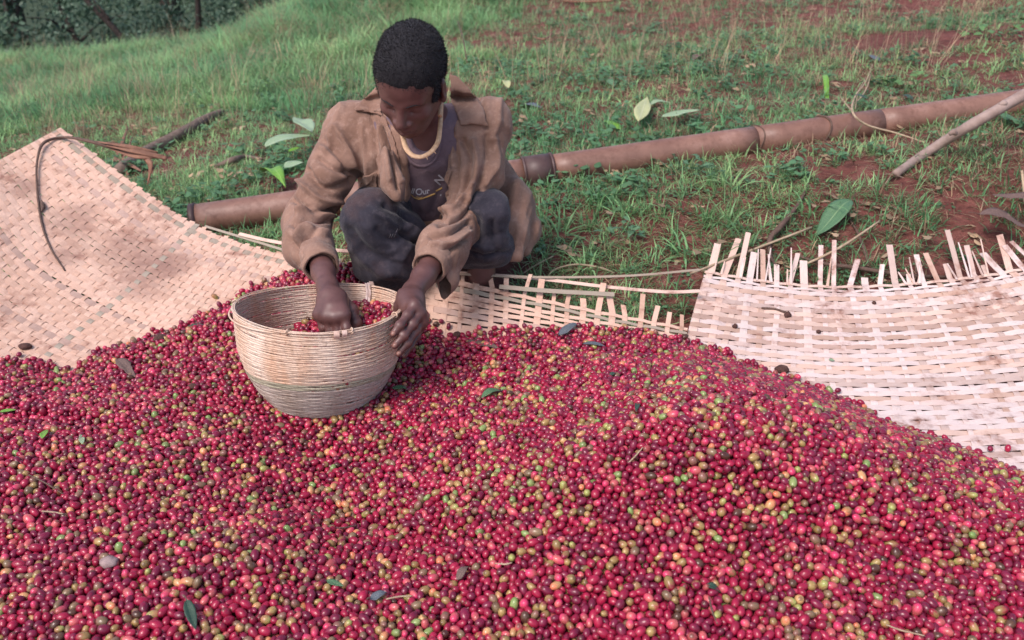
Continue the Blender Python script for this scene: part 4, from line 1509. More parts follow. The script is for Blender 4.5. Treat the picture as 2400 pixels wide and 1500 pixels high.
fold_l = [([(715,395),(760,440),(835,425)], 9, -.008), ([(705,425),(755,470),(830,470)], 8, .007), ([(690,470),(740,495),(800,490)], 8, -.010), ([(700,500),(730,492),(775,505)], 7, .009),
          ([(690,530),(720,512),(765,520)], 7, -.009), ([(690,560),(715,535),(765,545)], 8, .008), ([(690,590),(700,560),(740,540)], 7, -.008), ([(680,560),(690,600),(700,620)], 8, -.007),
          ([(760,330),(800,370),(828,420)], 10, -.006), ([(790,300),(815,350),(835,400)], 9, .006), ([(745,370),(790,400),(835,405)], 8, -.006), ([(752,345),(800,385)], 6, .004),
          ([(835,400),(850,430),(845,465)], 7, -.010), ([(868,260),(880,320),(882,400)], 9, -.005), ([(905,300),(920,360),(935,440)], 8, -.007), ([(890,300),(905,360),(915,420)], 8, .006), ([(850,300),(858,360),(862,410)], 8, .004),
          ([(1085,330),(1100,380),(1090,450)], 9, -.007), ([(1110,330),(1118,390),(1100,470)], 8, .006), ([(1065,330),(1070,400),(1060,470)], 8, -.006), ([(1140,320),(1140,380),(1110,460)], 9, -.006),
          ([(1160,330),(1165,380),(1140,430)], 8, .005), ([(1125,450),(1090,500),(1030,530)], 7, -.009), ([(1105,430),(1070,480),(1035,505)], 7, .007), ([(1100,520),(1060,545),(1010,555)], 7, -.008),
          ([(1095,545),(1060,570),(1010,575)], 7, .007), ([(1090,560),(1050,590),(1000,590)], 6, -.007), ([(1060,400),(1050,440),(1050,490)], 7, .006), ([(1170,240),(1165,290),(1150,330)], 9, .004),
          ([(800,250),(780,300),(765,350)], 10, .004), ([(1120,220),(1135,260),(1140,300)], 8, -.004)]
dsp += 2.4*img_folds(sV, [(p_, w_*.8, a_) for p_, w_, a_ in fold_l])*smooth(.0, .25, -(sN@ray(1000, 400)))
dsp += .0034*vnoise(sV*22, 33) + .0016*(1-2*np.sqrt(vnoise(sV*[38, 38, 16], 34)**2+.02))
sV = sV + sN*dsp[:, None]
shirt = part('shirt', sV, sF, M_shirt, man)
BV_SH = bvh_of(sV, sF)
# collar flaps
draped('collar', BV_SH, [(884,196),(862,222),(838,248),(824,263),(850,266),(880,270),(900,278),(903,262),(899,240),(890,215)], M_shirt2, shirt, .008, .003, 5, .003, 2.33, .002)
draped('collar', BV_SH, [(1052,172),(1072,176),(1100,205),(1130,255),(1150,296),(1115,294),(1078,296),(1066,262),(1056,225)], M_shirt2, shirt, .008, .003, 5, .003, 2.30, .002)
draped('front_placket', BV_SH, [(896,268),(908,280),(928,330),(942,390),(950,440),(950,468),(938,472),(932,440),(925,392),(910,335),(892,285)], M_shirt2, shirt, .005, .003, 4, .001, 2.2, .0015)
draped('front_placket', BV_SH, [(1056,268),(1068,290),(1070,312),(1058,320),(1056,370),(1060,400),(1050,440),(1046,390),(1046,330),(1050,300)], M_shirt2, shirt, .005, .003, 4, .001, 2.2, .0015)
draped('chest_pocket', BV_SH, [(846,405),(862,412),(884,404),(890,420),(884,448),(866,452),(846,450)], M_shirt2, shirt, .004, .003, 4, .001, 2.25, .001)
draped('button_flap', BV_SH, [(854,408),(880,398),(878,420),(862,432),(850,424)], M_shirt2, shirt, .010, .002, 4, .001, 2.25)
# cuffs: turned bands round the sleeve ends
for cu, wr, rr in ((cu_l, wr_l, .041), (cu_r, wr_r, .040)):
    ax = (wr-cu)/np.linalg.norm(wr-cu)
    th_ = np.linspace(0, 2*PI, 29)[:-1]
    p1 = np.cross(ax, [0, 0, 1.0]); p1 /= np.linalg.norm(p1); p2 = np.cross(ax, p1)
    rings = [(-.022, rr+.004), (-.020, rr+.0052), (.0, rr+.0042), (.026, rr+.003), (.028, rr), (.026, rr-.004), (.0, rr-.004)]
    V, F = [], []
    for h_, r0 in rings:
        wob = 1+.035*np.sin(th_*3+h_*60)+.02*np.sin(th_*7+1)
        V.append(cu+ax*h_+(np.cos(th_)*r0*wob)[:, None]*p1+(np.sin(th_)*r0*wob)[:, None]*p2)
    V = np.concatenate(V); n_ = 28
    for i in range(len(rings)-1):
        for j in range(n_): F.append((i*n_+j, i*n_+(j+1) % n_, (i+1)*n_+(j+1) % n_, (i+1)*n_+j))
    part('cuff', V, np.array(F), M_shirt2, shirt)
# ------------------------------------------------------------------ the round basket
bk_x = np.cross(BK_AX, [0, 1.0, 0]); bk_x /= np.linalg.norm(bk_x)
bk_x = -bk_x if bk_x[0] < 0 else bk_x
bk_y = np.cross(BK_AX, bk_x)
def BK(th, h, r):
    th, h, r = np.broadcast_arrays(np.asarray(th, float), h, r)
    oval = 1+.018*np.cos(2*(th-.4))+.008*np.cos(3*th+1)
    sag = .006*np.sin(2*th+.9)*smooth(.1, .262, h)
    return BK_B + (h+sag)[..., None]*BK_AX + (r*oval*np.cos(th))[..., None]*bk_x + (r*oval*np.sin(th))[..., None]*bk_y

def basket_mat(name, stops, tint):
    m, nt, b = mat_new(name)
    k = NB(nt)
    uv = k.n('ShaderNodeTexCoord').outputs['UV']
    mp = k.n('ShaderNodeMapping'); mp.inputs['Scale'].default_value = (1, 1, 1); k.l(uv, mp.inputs[0])
    f = k.noise(mp.outputs[0], 6.0, 3, .6)
    pos = k.coord('Object', (1, 1, .25))
    f2 = k.noise(pos, 14, 3, .6)
    c = k.ramp(f2, stops)
    c = k.mix(1.0, c, k.ramp(f, [(.25, (.62, .58, .55)), (.5, (.95, .94, .93)), (.75, tint)]), 'MULTIPLY')
    pz = k.coord('Object')
    d = k.ramp(k.noise(pz, 60, 4, .7), [(.56, (0, 0, 0)), (.70, (1, 1, 1))])
    c = k.mix(k.math('MULTIPLY', d, .45), c, (.16, .09, .06))
    k.l(c, b.inputs['Base Color'])
    b.inputs['Roughness'].default_value = .6
    k.bump(f, .3, .0006, b)
    return m
M_bk_top = basket_mat('basket_pinkish_cane', [(.30, (.60, .36, .23)), (.46, (.64, .46, .35)), (.68, (.74, .60, .50))], (1, .98, .95))
M_bk_green = basket_mat('basket_greenish_cane', [(.3, (.30, .28, .20)), (.7, (.42, .38, .29))], (1, 1, .96))
M_bk_low = basket_mat('basket_weathered_cane', [(.3, (.36, .28, .23)), (.7, (.54, .46, .41))], (1, .98, .96))
M_bk_in = M_bk_top

basket = thing('woven_basket', 'round bowl-shaped cane basket with a greenish band, standing on the cherries, tilted forward', 'basket', BK_B)
NST, NROW = 34, 50
def ring_mesh(rows, hfun, seed, thick=.0032, height=.0054):
    rg = np.random.default_rng(seed)
    Vs, Fs, Us = [], [], []
    n = NST*6; th = np.arange(n)/n*2*PI
    base = 0
    for i in rows:
        h = hfun(i)
        wob = .0009*np.interp(th, np.linspace(0, 2*PI, 14), rg.normal(0, 1, 14), period=2*PI)
        r = bk_radius(h) + .0005*np.cos(th*NST/2*1.0 + PI*i)
        hh_ = h + wob
        sec = [(-thick/2, -height*.35), (-thick/2, height*.35), (0, height*.52), (thick/2, height*.35), (thick/2, -height*.35), (0, -height*.52)]
        P = np.stack([BK(th, hh_+b_, r+a) for a, b_ in sec], 1)    # n x 6 x 3
        m = len(sec)
        Vs.append(P.reshape(-1, 3))
        off = rg.uniform(0, 50)
        Us.append(np.stack([np.repeat(th*bk_radius(h)*22, m)+off, np.tile(np.arange(m)*.06, n)+i*1.7], 1))
        a = np.arange(n); b2 = (a+1) % n
        for q in range(m):
            q2 = (q+1) % m
            Fs.append(np.stack([a*m+q, b2*m+q, b2*m+q2, a*m+q2], 1)+base)
        base += n*m
    return np.concatenate(Vs), np.concatenate(Fs), np.concatenate(Us)
def hrow(i): return .004 + (BK_H-.010)*i/(NROW-1)
for nm, rows, m, lab in (('weave_wall', range(26, NROW), M_bk_top, 'pinkish cream woven upper wall'), ('weave_band', range(23, 26), M_bk_green, 'greenish woven band at mid height'),
                    ('weave_base', range(0, 23), M_bk_low, 'weathered grey brown woven lower wall')):
    V, F, U = ring_mesh(rows, hrow, 4)
    o = part(nm, V, F, m, basket, uv=U, label=lab); o['kind'] = 'stuff'
# upright stakes under the weave
Vs, Fs, Us = [], [], []; base = 0
hs = np.linspace(-.002, BK_H+.002, 26)
for s_ in range(NST):
    th = (s_+.5)/NST*2*PI*1.0
    P = []
    for a, b_ in ((-.0028, -.0006), (.0028, -.0006), (.0028, .0006), (-.0028, .0006)):
        P.append(BK(th + a/np.maximum(bk_radius(hs), .05), hs, bk_radius(hs)+b_))
    P = np.stack(P, 1); m = 4; n = len(hs)
    Vs.append(P.reshape(-1, 3)); Us.append(np.stack([np.tile([0, .3, .3, 0], n), np.repeat(hs*20, 4)+s_], 1))
    a = np.arange(n-1)
    for q in range(4):
        q2 = (q+1) % 4
        Fs.append(np.stack([a*4+q, a*4+4+q, a*4+4+q2, a*4+q2], 1)+base)
    base += n*m
part('stake_frame', np.concatenate(Vs), np.concatenate(Fs), M_bk_low, basket, uv=np.concatenate(Us))['kind'] = 'stuff'
# floor of the basket
nr = 10; th = np.linspace(0, 2*PI, 48, endpoint=False)
V = []
for i in range(nr): V.append(BK(th, .002-.004*(1-i/(nr-1)), bk_radius(0)*(i+.02)/(nr-1)))
for i in range(nr): V.append(BK(th, -.001-.004*(1-i/(nr-1)), bk_radius(0)*(i+.02)/(nr-1)))
V = np.concatenate(V); F = []
for g in (0, nr):
    for i in range(nr-1):
        for j in range(48): F.append(((g+i)*48+j, (g+i)*48+(j+1) % 48, (g+i+1)*48+(j+1) % 48, (g+i+1)*48+j))
part('basket_floor', V, np.array(F), M_bk_low, basket, uv=V[:, :2]*8)
# rim hoops and their lashing
thf = np.linspace(0, 2*PI, 140)
for dr, dh, rr in ((.0028, .000, .0018), (-.0026, .001, .0016), (.0005, .003, .0013)):
    P = BK(thf, BK_H+dh+.0012*np.sin(thf*5+dr*900), .185+dr)
    V, F, U = sweep(P, rr, 6, cap=False)
    part('rim_hoop', V, np.array(F), M_bk_top, basket, uv=U*[1, 22])
hl = np.linspace(PI*.62, PI*1.42, 50)                        # hoop sprung loose on the picture-left side
V, F, U = sweep(BK(hl, BK_H-.004-.010*np.sin((hl-PI*.62)/(PI*.8)*PI), .185+.010*np.sin((hl-PI*.62)/(PI*.8)*PI)), .0021, 6)
part('rim_hoop', V, quads_tris(F), M_bk_top, basket, uv=U*[1, 22], label='thin hoop sprung loose')
rg = np.random.default_rng(2)
for q in range(9):
    t0 = .35+q/9*2*PI + rg.normal(0, .04)
    if PI*.7 < t0 < PI*1.3 and q % 2: continue
    a = np.linspace(0, 2*PI, 11)
    P = BK(t0+.02*a/6.3+.012*np.sin(a), BK_H+.001+.0062*np.sin(a), .185+.0068*np.cos(a))
    V, F, U = sweep(P, .0016, 5, cap=False)
    part('rim_lashing', V, np.array(F), M_bk_top, basket, uv=U*[1, 22])
# the pale folded splint clipped over the far rim, and a snapped end at the near rim
def splint(th0, h0, h1, w, dr, m, bend=.004):
    hh_ = np.linspace(h0, h1, 9)
    C = BK(th0, hh_, .185+dr+bend*np.sin(np.linspace(0, PI, 9)))
    t_ = BK(th0+.01, hh_, .185)-BK(th0-.01, hh_, .185); t_ /= np.linalg.norm(t_, axis=1)[:, None]
    n_ = np.cross(t_, BK_AX)
    V, F, U = strip_mesh(C, t_, n_, w, .0012)
    part('splint', V, F, m, basket, uv=U, smooth_=False)
_t = PI/2
_c = [(th_, abs(proj(BK(th_, BK_H, .185))[0]-868)+(0 if BK(th_, BK_H, .185)[1] > BK_C[1] else 1e3)) for th_ in np.linspace(0, 2*PI, 180)]
th_clip = min(_c, key=lambda q: q[1])[0]
splint(th_clip, BK_H-.038, BK_H+.012, .0075, -.008, M_bamboo_white)
splint(th_clip+.045, BK_H-.036, BK_H+.010, .006, -.008, M_bamboo_white)
splint(th_clip+.02, BK_H-.012, BK_H+.011, .012, .007, M_bamboo_white)
_c = [(th_, abs(proj(BK(th_, BK_H, .185))[0]-790)+(0 if BK(th_, BK_H, .185)[1] < BK_C[1] else 1e3)) for th_ in np.linspace(0, 2*PI, 180)]
th_f = min(_c, key=lambda q: q[1])[0]
splint(th_f, BK_H-.010, BK_H+.007, .012, .006, M_bamboo_cream)
splint(th_f+.09, BK_H-.008, BK_H+.006, .010, .006, M_bamboo_cream)

# cherries in the basket
def bk_top(x, y):
    x = np.asarray(x, float); y = np.asarray(y, float)
    dx, dy = x-BK_C[0], y-BK_C[1]
    lvl = BK_C[2]-.098 + .30*dx + .10*dy + .022*np.exp(-((dx-.04)**2+(dy-.02)**2)/.010)
    return lvl
def bk_ok(x, y, L):
    z = bk_top(x, y)-CH_D*(.5+.8*L)
    q = np.stack([x, y, z], 1)-BK_B; h = q@BK_AX
    rr = np.linalg.norm(q-h[:, None]*BK_AX, axis=1)
    return rr < bk_radius(np.clip(h, 0, BK_H))-.010
BP, BR = cherry_points(bk_top, BK_C[0]-.22, BK_C[0]+.22, BK_C[1]-.22, BK_C[1]+.22, 3, bk_ok, 12)
BP = relax(BP, BR, bk_top, 8)
q = BP-BK_B; h = q@BK_AX; rv = q-h[:, None]*BK_AX; rr = np.linalg.norm(rv, axis=1)
lim = bk_radius(np.clip(h, 0, BK_H))-BR-.0035
BP = BP - rv/np.maximum(rr, 1e-6)[:, None]*np.maximum(rr-lim, 0)[:, None]
# leave the hand free
keep = np.array([ (BV_BODY.find_nearest(Vector(p_), .0045)[0] is None) for p_ in BP ])
BP, BR = BP[keep], BR[keep]
kd2, e1, e2, rot2, scl2, pick2 = cherry_attrs(BP, BR, 15)
inb = points_object('basket_cherries', BP, rot2, scl2, pick2, {'ccol': e1, 'ccol2': e2}, GN_CH)
tag(inb, 'red coffee cherries filling the inside of the round cane basket', 'coffee cherries', kind='stuff')
# ------------------------------------------------------------------ pipe, poles, vines, leaves
def lift_pt(u, v, lift): return hit_ground(u, v, lift)

M_pipe, nt, b = mat_new('pipe_muddy')
k = NB(nt)
pos = k.coord('Position')
geo = k.n('ShaderNodeNewGeometry')
f = k.noise(pos, 7, 5, .65)
c = k.ramp(f, [(.3, (.16, .080, .058)), (.55, (.245, .130, .096)), (.75, (.36, .22, .18))])
f2 = k.noise(k.coord('Position', (1, 1, 1)), 40, 5, .7)
c = k.mix(k.ramp(f2, [(.5, (0, 0, 0)), (.72, (.7, .7, .7))]), c, (.12, .05, .035))
k.l(c, b.inputs['Base Color'])
b.inputs['Roughness'].default_value = .42
k.l(k.ramp(f2, [(.3, (.34, .34, .34)), (.7, (.62, .62, .62))]), b.inputs['Roughness'])
k.bump(f2, .35, .0015, b)
M_collar = simple_mat('pipe_collar_dark', (.105, .060, .055), (.065, .035, .032), 20, .5, .3, .001)
M_bark = simple_mat('bark_grey_brown', (.20, .145, .115), (.10, .065, .05), 30, .85, .9, .004, stretch=(1, 1, 1))
M_pole = simple_mat('pole_peeled', (.36, .27, .24), (.20, .135, .11), 22, .75, .6, .002)
M_vine = simple_mat('vine_brown', (.14, .085, .065), (.07, .04, .03), 60, .85, .5, .001)
M_husk = simple_mat('husk_orange_brown', (.27, .135, .085), (.13, .06, .04), 40, .8, .8, .002)
M_straw = simple_mat('straw_pale', (.46, .36, .25), (.30, .21, .13), 70, .8, .4, .001)

pa, pb = lift_pt(452, 516, .045), lift_pt(2250, 262, .012)
# straight pipe fitted through both ends, resting on the bank
def pipe_c(t): 
    p = pa*(1-t)+pb*t
    return p
pts = np.array([pipe_c(t) for t in np.linspace(0, 1, 60)])
print('PIPE', pa, pb, proj(pa)[2], proj(pb)[2])
PRAD = .053
pipe = thing('water_pipe', 'long mud-stained plastic pipe lying across the slope behind the man', 'pipe', pipe_c(.5)-[0, 0, PRAD])
L_ = np.linalg.norm(pb-pa)
def t_at(uu):
    ts = np.linspace(0, 1, 400); uq = proj(np.array([pipe_c(t) for t in ts]))[0]
    return ts[np.argmin(np.abs(uq-uu))]
def ring_tube(t0, t1, r_out, r_in, mat, nm, n=32, label=None):
    axd = (pb-pa)/L_
    s1 = np.cross(axd, [0, 0, 1.0]); s1 /= np.linalg.norm(s1); s2 = np.cross(s1, axd)
    th = np.arange(n)/n*2*PI
    ms = max(3, int((t1-t0)*40))
    ts = np.linspace(t0, t1, ms)
    V = []
    prof = [(ts[0], r_in)]+[(t, r_out) for t in ts]+[(ts[-1], r_in)]
    for t, r in prof: V.append(pipe_c(t)+(np.cos(th)*r)[:, None]*s1+(np.sin(th)*r)[:, None]*s2)
    V = np.concatenate(V); F = []
    m = len(prof)
    for i in range(m):
        i2 = (i+1) % m
        for j in range(n): F.append((i*n+j, i*n+(j+1) % n, i2*n+(j+1) % n, i2*n+j))
    return part(nm, V, np.array(F), mat, pipe, label=label)
tc0, tc1, tr = t_at(1228), t_at(1291), t_at(1765)
ring_tube(0, tc0+.004, PRAD, PRAD-.005, M_pipe, 'pipe_section')
ring_tube(tc1-.004, tr, PRAD, PRAD-.005, M_pipe, 'pipe_section')
ring_tube(tr+.0008, t_at(2060), PRAD*.992, PRAD-.006, M_pipe, 'pipe_section')
ring_tube(t_at(2060)-.002, 1.12, PRAD*.975, PRAD-.007, M_pipe, 'pipe_section', label='pipe end caked with red mud')
ring_tube(tc0, tc1, PRAD+.006, PRAD-.001, M_collar, 'pipe_collar', label='dark brown coupling collar')
ring_tube(tc0-.002, tc0+.001, PRAD+.0075, PRAD-.001, M_collar, 'collar_lip')
ring_tube(tc1-.001, tc1+.002, PRAD+.0075, PRAD-.001, M_collar, 'collar_lip')
ring_tube(-.001, .006, PRAD+.004, PRAD-.008, M_collar, 'end_lip')
for uu in (1770, 1925):                                          # root and wire slung over the pipe
    t = t_at(uu); c0 = pipe_c(t)
    a = np.linspace(-.5, PI+.1, 16)
    axd = (pb-pa)/L_; s1 = np.cross(axd, [0, 0, 1.0]); s1 /= np.linalg.norm(s1)
    P = [c0+s1*math.cos(x)*(PRAD+.003)+np.array([0, 0, 1])*math.sin(x)*(PRAD+.003)+axd*.012*math.sin(x*2) for x in a]
    low = P[0]+s1*.05; low[2] = gz(low[0], low[1])+.004
    P = [low]+P
    V, F, U = sweep(spline(P, 50), .0038 if uu > 1800 else .002, 6)
    o = link('vine', mesh_np('vine', V, quads_tris(F), True, U), M_vine)
    tag(o, 'thick brown root slung over the pipe near its muddy end' if uu > 1800 else 'thin brown tendril looped over the middle of the pipe', 'root')

def rough_tube(pts, rad, n, kk, amp, seed):
    path = spline(pts, kk)
    r = np.interp(np.linspace(0, 1, kk), np.linspace(0, 1, len(rad)), rad)
    V, F, U = sweep(path, r, n)
    V = np.array(V)
    N_ = V - np.vstack([np.repeat(path, n, 0), path[:1], path[-1:]])
    V = V + N_*(amp*fbm(V*35, 3, seed))[:, None]
    return V, quads_tris(F), U

def solo(name, V, F, mat, label, cat, group=None, uv=None):
    """a thing that is one mesh, its origin at its own base"""
    c = np.asarray(V).mean(0); c[2] = np.asarray(V)[:, 2].min()
    o = link(name, mesh_np(name, np.asarray(V)-c, F, True, uv), mat, None, tuple(c))
    return tag(o, label, cat, group)

P = [lift_pt(280, 400, .025), lift_pt(350, 352, .028), lift_pt(420, 315, .030), lift_pt(475, 283, .028), lift_pt(520, 262, .02)]
V, F, U = rough_tube(P, [.026, .026, .025, .023, .017], 14, 40, .18, 3)
solo('log', V, F, M_bark, 'weathered grey log half sunk in the grass behind the left mat corner', 'log', uv=U)
P = [lift_pt(2098, 408, .02), lift_pt(2180, 352, .022), W(2290, 285, 2.86), W(2440, 200, 2.86), W(2600, 110, 2.86)]
V, F, U = rough_tube(P, [.013, .0165, .018, .019, .02], 12, 50, .10, 5)
pl = thing('pole', 'peeled pale wooden pole lying on red soil at the right edge', 'pole', P[1]-[0, 0, .02])
part('shaft', V, F, M_pole, pl, uv=U)
for q, (uu, vv) in enumerate(((2232, 318), (2350, 250))):
    c0 = W(uu, vv, 2.845); tube_part('knot', [c0+[-.012, 0, .004], c0+[0, -.002, .012], c0+[.012, 0, .004]], [.006, .011, .006], M_pole, pl, 7, 8)

# vine arching over the left mat, its split husk end hanging past the edge
def on_mat(u, v, lift=.006):
    r = ray(u, v); o = np.array([0, 0, CAM_H])
    h = BV_MAT.ray_cast(Vector(o), Vector(r).normalized())
    p = np.array(h[0]) if h[0] is not None else hit_ground(u, v)
    return p - r/np.linalg.norm(r)*lift
vp = [on_mat(152, 634, .005), on_mat(118, 580, .006), on_mat(96, 515, .008), on_mat(86, 430, .014), on_mat(88, 372, .02), on_mat(104, 334, .025), on_mat(150, 322, .02), W(205, 330, 2.80), W(262, 346, 2.80), W(320, 356, 2.82)]
vine = thing('vine', 'dry brown vine arching over the left mat with a split husk at its end', 'vine', vp[0])
tube_part('stem', vp, [.0022, .0030, .0036, .0032, .0036, .0050, .0045, .0055, .006, .007], M_vine, vine, 7, 90)
tube_part('bud', [on_mat(96, 470, .012), on_mat(101, 484, .012), on_mat(97, 496, .010)], [.003, .008, .002], M_vine, vine, 7, 10)
for q, (a, bq, cq, w) in enumerate((((240,338),(310,352),(392,371),.010), ((262,350),(320,366),(385,366),.008), ((215,330),(300,343),(370,358),.006), ((330,362),(352,385),(346,432),.009))):
    tube_part('husk_strip', [W(*a, 2.80), W(*bq, 2.78), W(*cq, 2.80)], [w*.5, w, w*.6], M_husk, vine, 7, 22, ell=(1.2, .35), twist=.8+q*.4)
for q, (a, bq, w) in enumerate((((262,392),(300,296),.007), ((275,400),(310,322),.005), ((250,372),(330,400),.010), ((300,410),(268,366),.008))):
    A_, B_ = lift_pt(*a, .012), lift_pt(*bq, .05)
    V, F, U = sweep(spline([A_, (A_+B_)/2+[.01, 0, .01], B_], 14), np.interp(np.linspace(0, 1, 14), [0, .5, 1], [w*.6, w, w*.3]), 6, ell=(1.3, .3), twist=.6)
    solo('dry_husk', V, quads_tris(F), M_husk, ['upright orange brown husk splinter behind the left mat', 'thin split husk splinter beside the taller upright one', 'broad curled husk piece in front of the grey log', 'short orange husk tucked against the mat edge'][q], 'husk', 'dry husks by the log', uv=U)

# pale dry tendril sprawled over the pipe's far end
def vine_thing(name, pts, rad, mat, label, cat, kk=50, n=6):
    V, F, U = sweep(spline(pts, kk), np.interp(np.linspace(0, 1, kk), np.linspace(0, 1, len(rad)), rad), n)
    return solo(name, V, quads_tris(F), mat, label, cat, uv=U)
td = thing('dry_tendril', 'pale dry tendril with forked tips lying over the far end of the pipe', 'tendril', lift_pt(2030, 290, .0))
tube_part('stem', [lift_pt(2168, 334, .02), lift_pt(2100, 312, .035), lift_pt(2030, 292, .075), lift_pt(1998, 262, .11), lift_pt(2005, 225, .08), lift_pt(2030, 190, .05), lift_pt(2045, 150, .05)], [.002, .0032, .004, .0042, .0035, .003, .0015], M_straw, td, 6, 60)
tube_part('fork', [lift_pt(2000, 245, .09), lift_pt(2020, 225, .07), lift_pt(2034, 200, .06), lift_pt(2040, 175, .06)], [.002, .003, .0025, .001], M_straw, td, 6, 24)
tube_part('fork', [lift_pt(1998, 262, .10), lift_pt(1980, 240, .08), lift_pt(1968, 225, .06)], [.003, .002, .001], M_straw, td, 6, 18)
tube_part('fork', [lift_pt(2004, 255, .09), lift_pt(2012, 215, .07), lift_pt(2030, 180, .05)], [.002, .002, .001], M_straw, td, 6, 24)

vine_thing('root', [lift_pt(1895, 430, .01), lift_pt(1870, 480, .02), lift_pt(1830, 530, .03), lift_pt(1805, 560, .025), lift_pt(1806, 600, .03), lift_pt(1822, 625, .04)], [.003, .006, .010, .009, .006, .003], M_vine, 'flat brown root curling down onto the frayed edge of the right mat', 'root')
vine_thing('root', [lift_pt(1985, 505, .01), lift_pt(2010, 545, .015), lift_pt(2030, 600, .012), lift_pt(2035, 625, .01)], [.003, .004, .005, .004], M_vine, 'dark thin root below the stalk of the big green leaf', 'root')
vine_thing('root', [on_mat(1870, 600, .03), on_mat(1930, 618, .04), on_mat(2010, 628, .04), on_mat(2120, 645, .035), on_mat(2230, 650, .02)], [.004, .006, .007, .006, .004], M_vine, 'long grey brown bark strip lying across the frayed strip ends', 'bark strip')
vine_thing('bamboo_sliver', [lift_pt(1618, 642, .07), lift_pt(1700, 610, .05), lift_pt(1902, 533, .03)], [.003, .004, .0035], M_straw, 'straight pale sliver leaning from the mat\'s left corner over the soil', 'sliver', 12)
vine_thing('bamboo_sliver', [on_mat(1840, 640, .02), lift_pt(1960, 585, .06), lift_pt(2062, 518, .05)], [.003, .004, .003], M_straw, 'long pale sliver pointing up right below the big green leaf', 'sliver', 16)
vine_thing('straw_stalk', [lift_pt(1215, 648, .01), lift_pt(1255, 622, .02), lift_pt(1297, 600, .02)], [.002, .0025, .002], M_straw, 'short pale stalk on the soil right of the man\'s foot', 'stalk', 12)
vine_thing('straw_stalk', [lift_pt(1283, 650, .01), lift_pt(1300, 632, .02), lift_pt(1350, 620, .025), lift_pt(1410, 628, .02), lift_pt(1440, 640, .01)], [.002, .0028, .003, .0025, .0015], M_straw, 'dry arched stalk on the soil above the slatted mat edge', 'stalk', 30)
vine_thing('twig', [lift_pt(2400, 430, .05), lift_pt(2405, 480, .04), lift_pt(2395, 400, .10)], [.004, .006, .004], M_straw, 'upright pale splinter at the far right frame edge', 'splinter', 12)
vine_thing('twig', [lift_pt(1070, 40, .02), lift_pt(1085, 90, .12), lift_pt(1095, 150, .03)], [.003, .004, .003], M_vine, 'brown twig standing in the grass right of the man\'s head', 'twig', 14)
vine_thing('twig', [lift_pt(1250, 86, .03), lift_pt(1275, 92, .05), lift_pt(1296, 78, .04)], [.004, .007, .003], M_husk, 'reddish brown curled twig in the grass at the upper middle', 'twig', 14)
vine_thing('twig', [lift_pt(1318, 2, .02), lift_pt(1370, 4, .03), lift_pt(1436, 2, .02)], [.008, .012, .009], M_husk, 'rust brown stick lying in the grass at the top edge', 'twig', 14)
vine_thing('twig', [lift_pt(505, 390, .01), lift_pt(545, 376, .03), lift_pt(575, 368, .02), lift_pt(615, 372, .015)], [.008, .016, .012, .004], M_bark, 'ragged piece of grey bark on the soil left of the man', 'bark', 20)
vine_thing('twig', [lift_pt(400, 62, .02), lift_pt(410, 10, .4), lift_pt(416, -30, .6)], [.004, .003, .002], M_straw, 'tall pale dry stem standing before the thicket', 'stem', 14)

# ---- leaves
def leaf_mat(name, c1_, c2_, vein, rough=.45, tr=.0):
    m, nt, b = mat_new(name)
    k = NB(nt)
    uv = k.n('ShaderNodeTexCoord').outputs['UV']
    s_ = k.n('ShaderNodeSeparateXYZ'); k.l(uv, s_.inputs[0])
    f = k.noise(uv, 7, 4, .6)
    c = k.ramp(f, [(.3, c1_), (.7, c2_)])
    mid = k.math('ABSOLUTE', k.math('SUBTRACT', s_.outputs[0], .5))
    w_ = k.n('ShaderNodeTexWave'); w_.wave_type = 'BANDS'; w_.bands_direction = 'Y'
    w_.inputs['Scale'].default_value = 2.6; w_.inputs['Distortion'].default_value = 0
    cx = k.n('ShaderNodeCombineXYZ'); k.l(k.math('SUBTRACT', s_.outputs[1], k.math('MULTIPLY', mid, .55)), cx.inputs[1]); k.l(cx.outputs[0], w_.inputs[0])
    vn = k.math('MAXIMUM', k.ramp(mid, [(0, (1, 1, 1)), (.035, (0, 0, 0))]), k.math('MULTIPLY', k.ramp(w_.outputs['Fac'], [(.90, (0, 0, 0)), (1, (1, 1, 1))]), .55))
    c = k.mix(vn, c, vein)
    k.l(c, b.inputs['Base Color'])
    b.inputs['Roughness'].default_value = rough
    k.bump(k.math('ADD', vn, f), .4, .0015, b)
    return m
M_lf_green = leaf_mat('leaf_green', (.045, .115, .055), (.085, .18, .085), (.22, .32, .16))
M_lf_light = leaf_mat('leaf_pale_green', (.19, .29, .16), (.31, .41, .25), (.42, .50, .34))
M_lf_yell = leaf_mat('leaf_yellow_green', (.34, .38, .16), (.50, .50, .25), (.55, .55, .35))
M_lf_dark = leaf_mat('leaf_dark_green', (.018, .045, .030), (.035, .075, .045), (.07, .11, .07), .35)
M_lf_brown = leaf_mat('leaf_dry_brown', (.09, .052, .045), (.17, .11, .095), (.21, .14, .11), .8)
M_lf_grey = leaf_mat('leaf_grey_blue', (.07, .085, .105), (.12, .14, .16), (.17, .19, .2), .5)
M_lf_vivid = leaf_mat('leaf_vivid_green', (.10, .26, .025), (.18, .36, .05), (.26, .42, .12), .4)

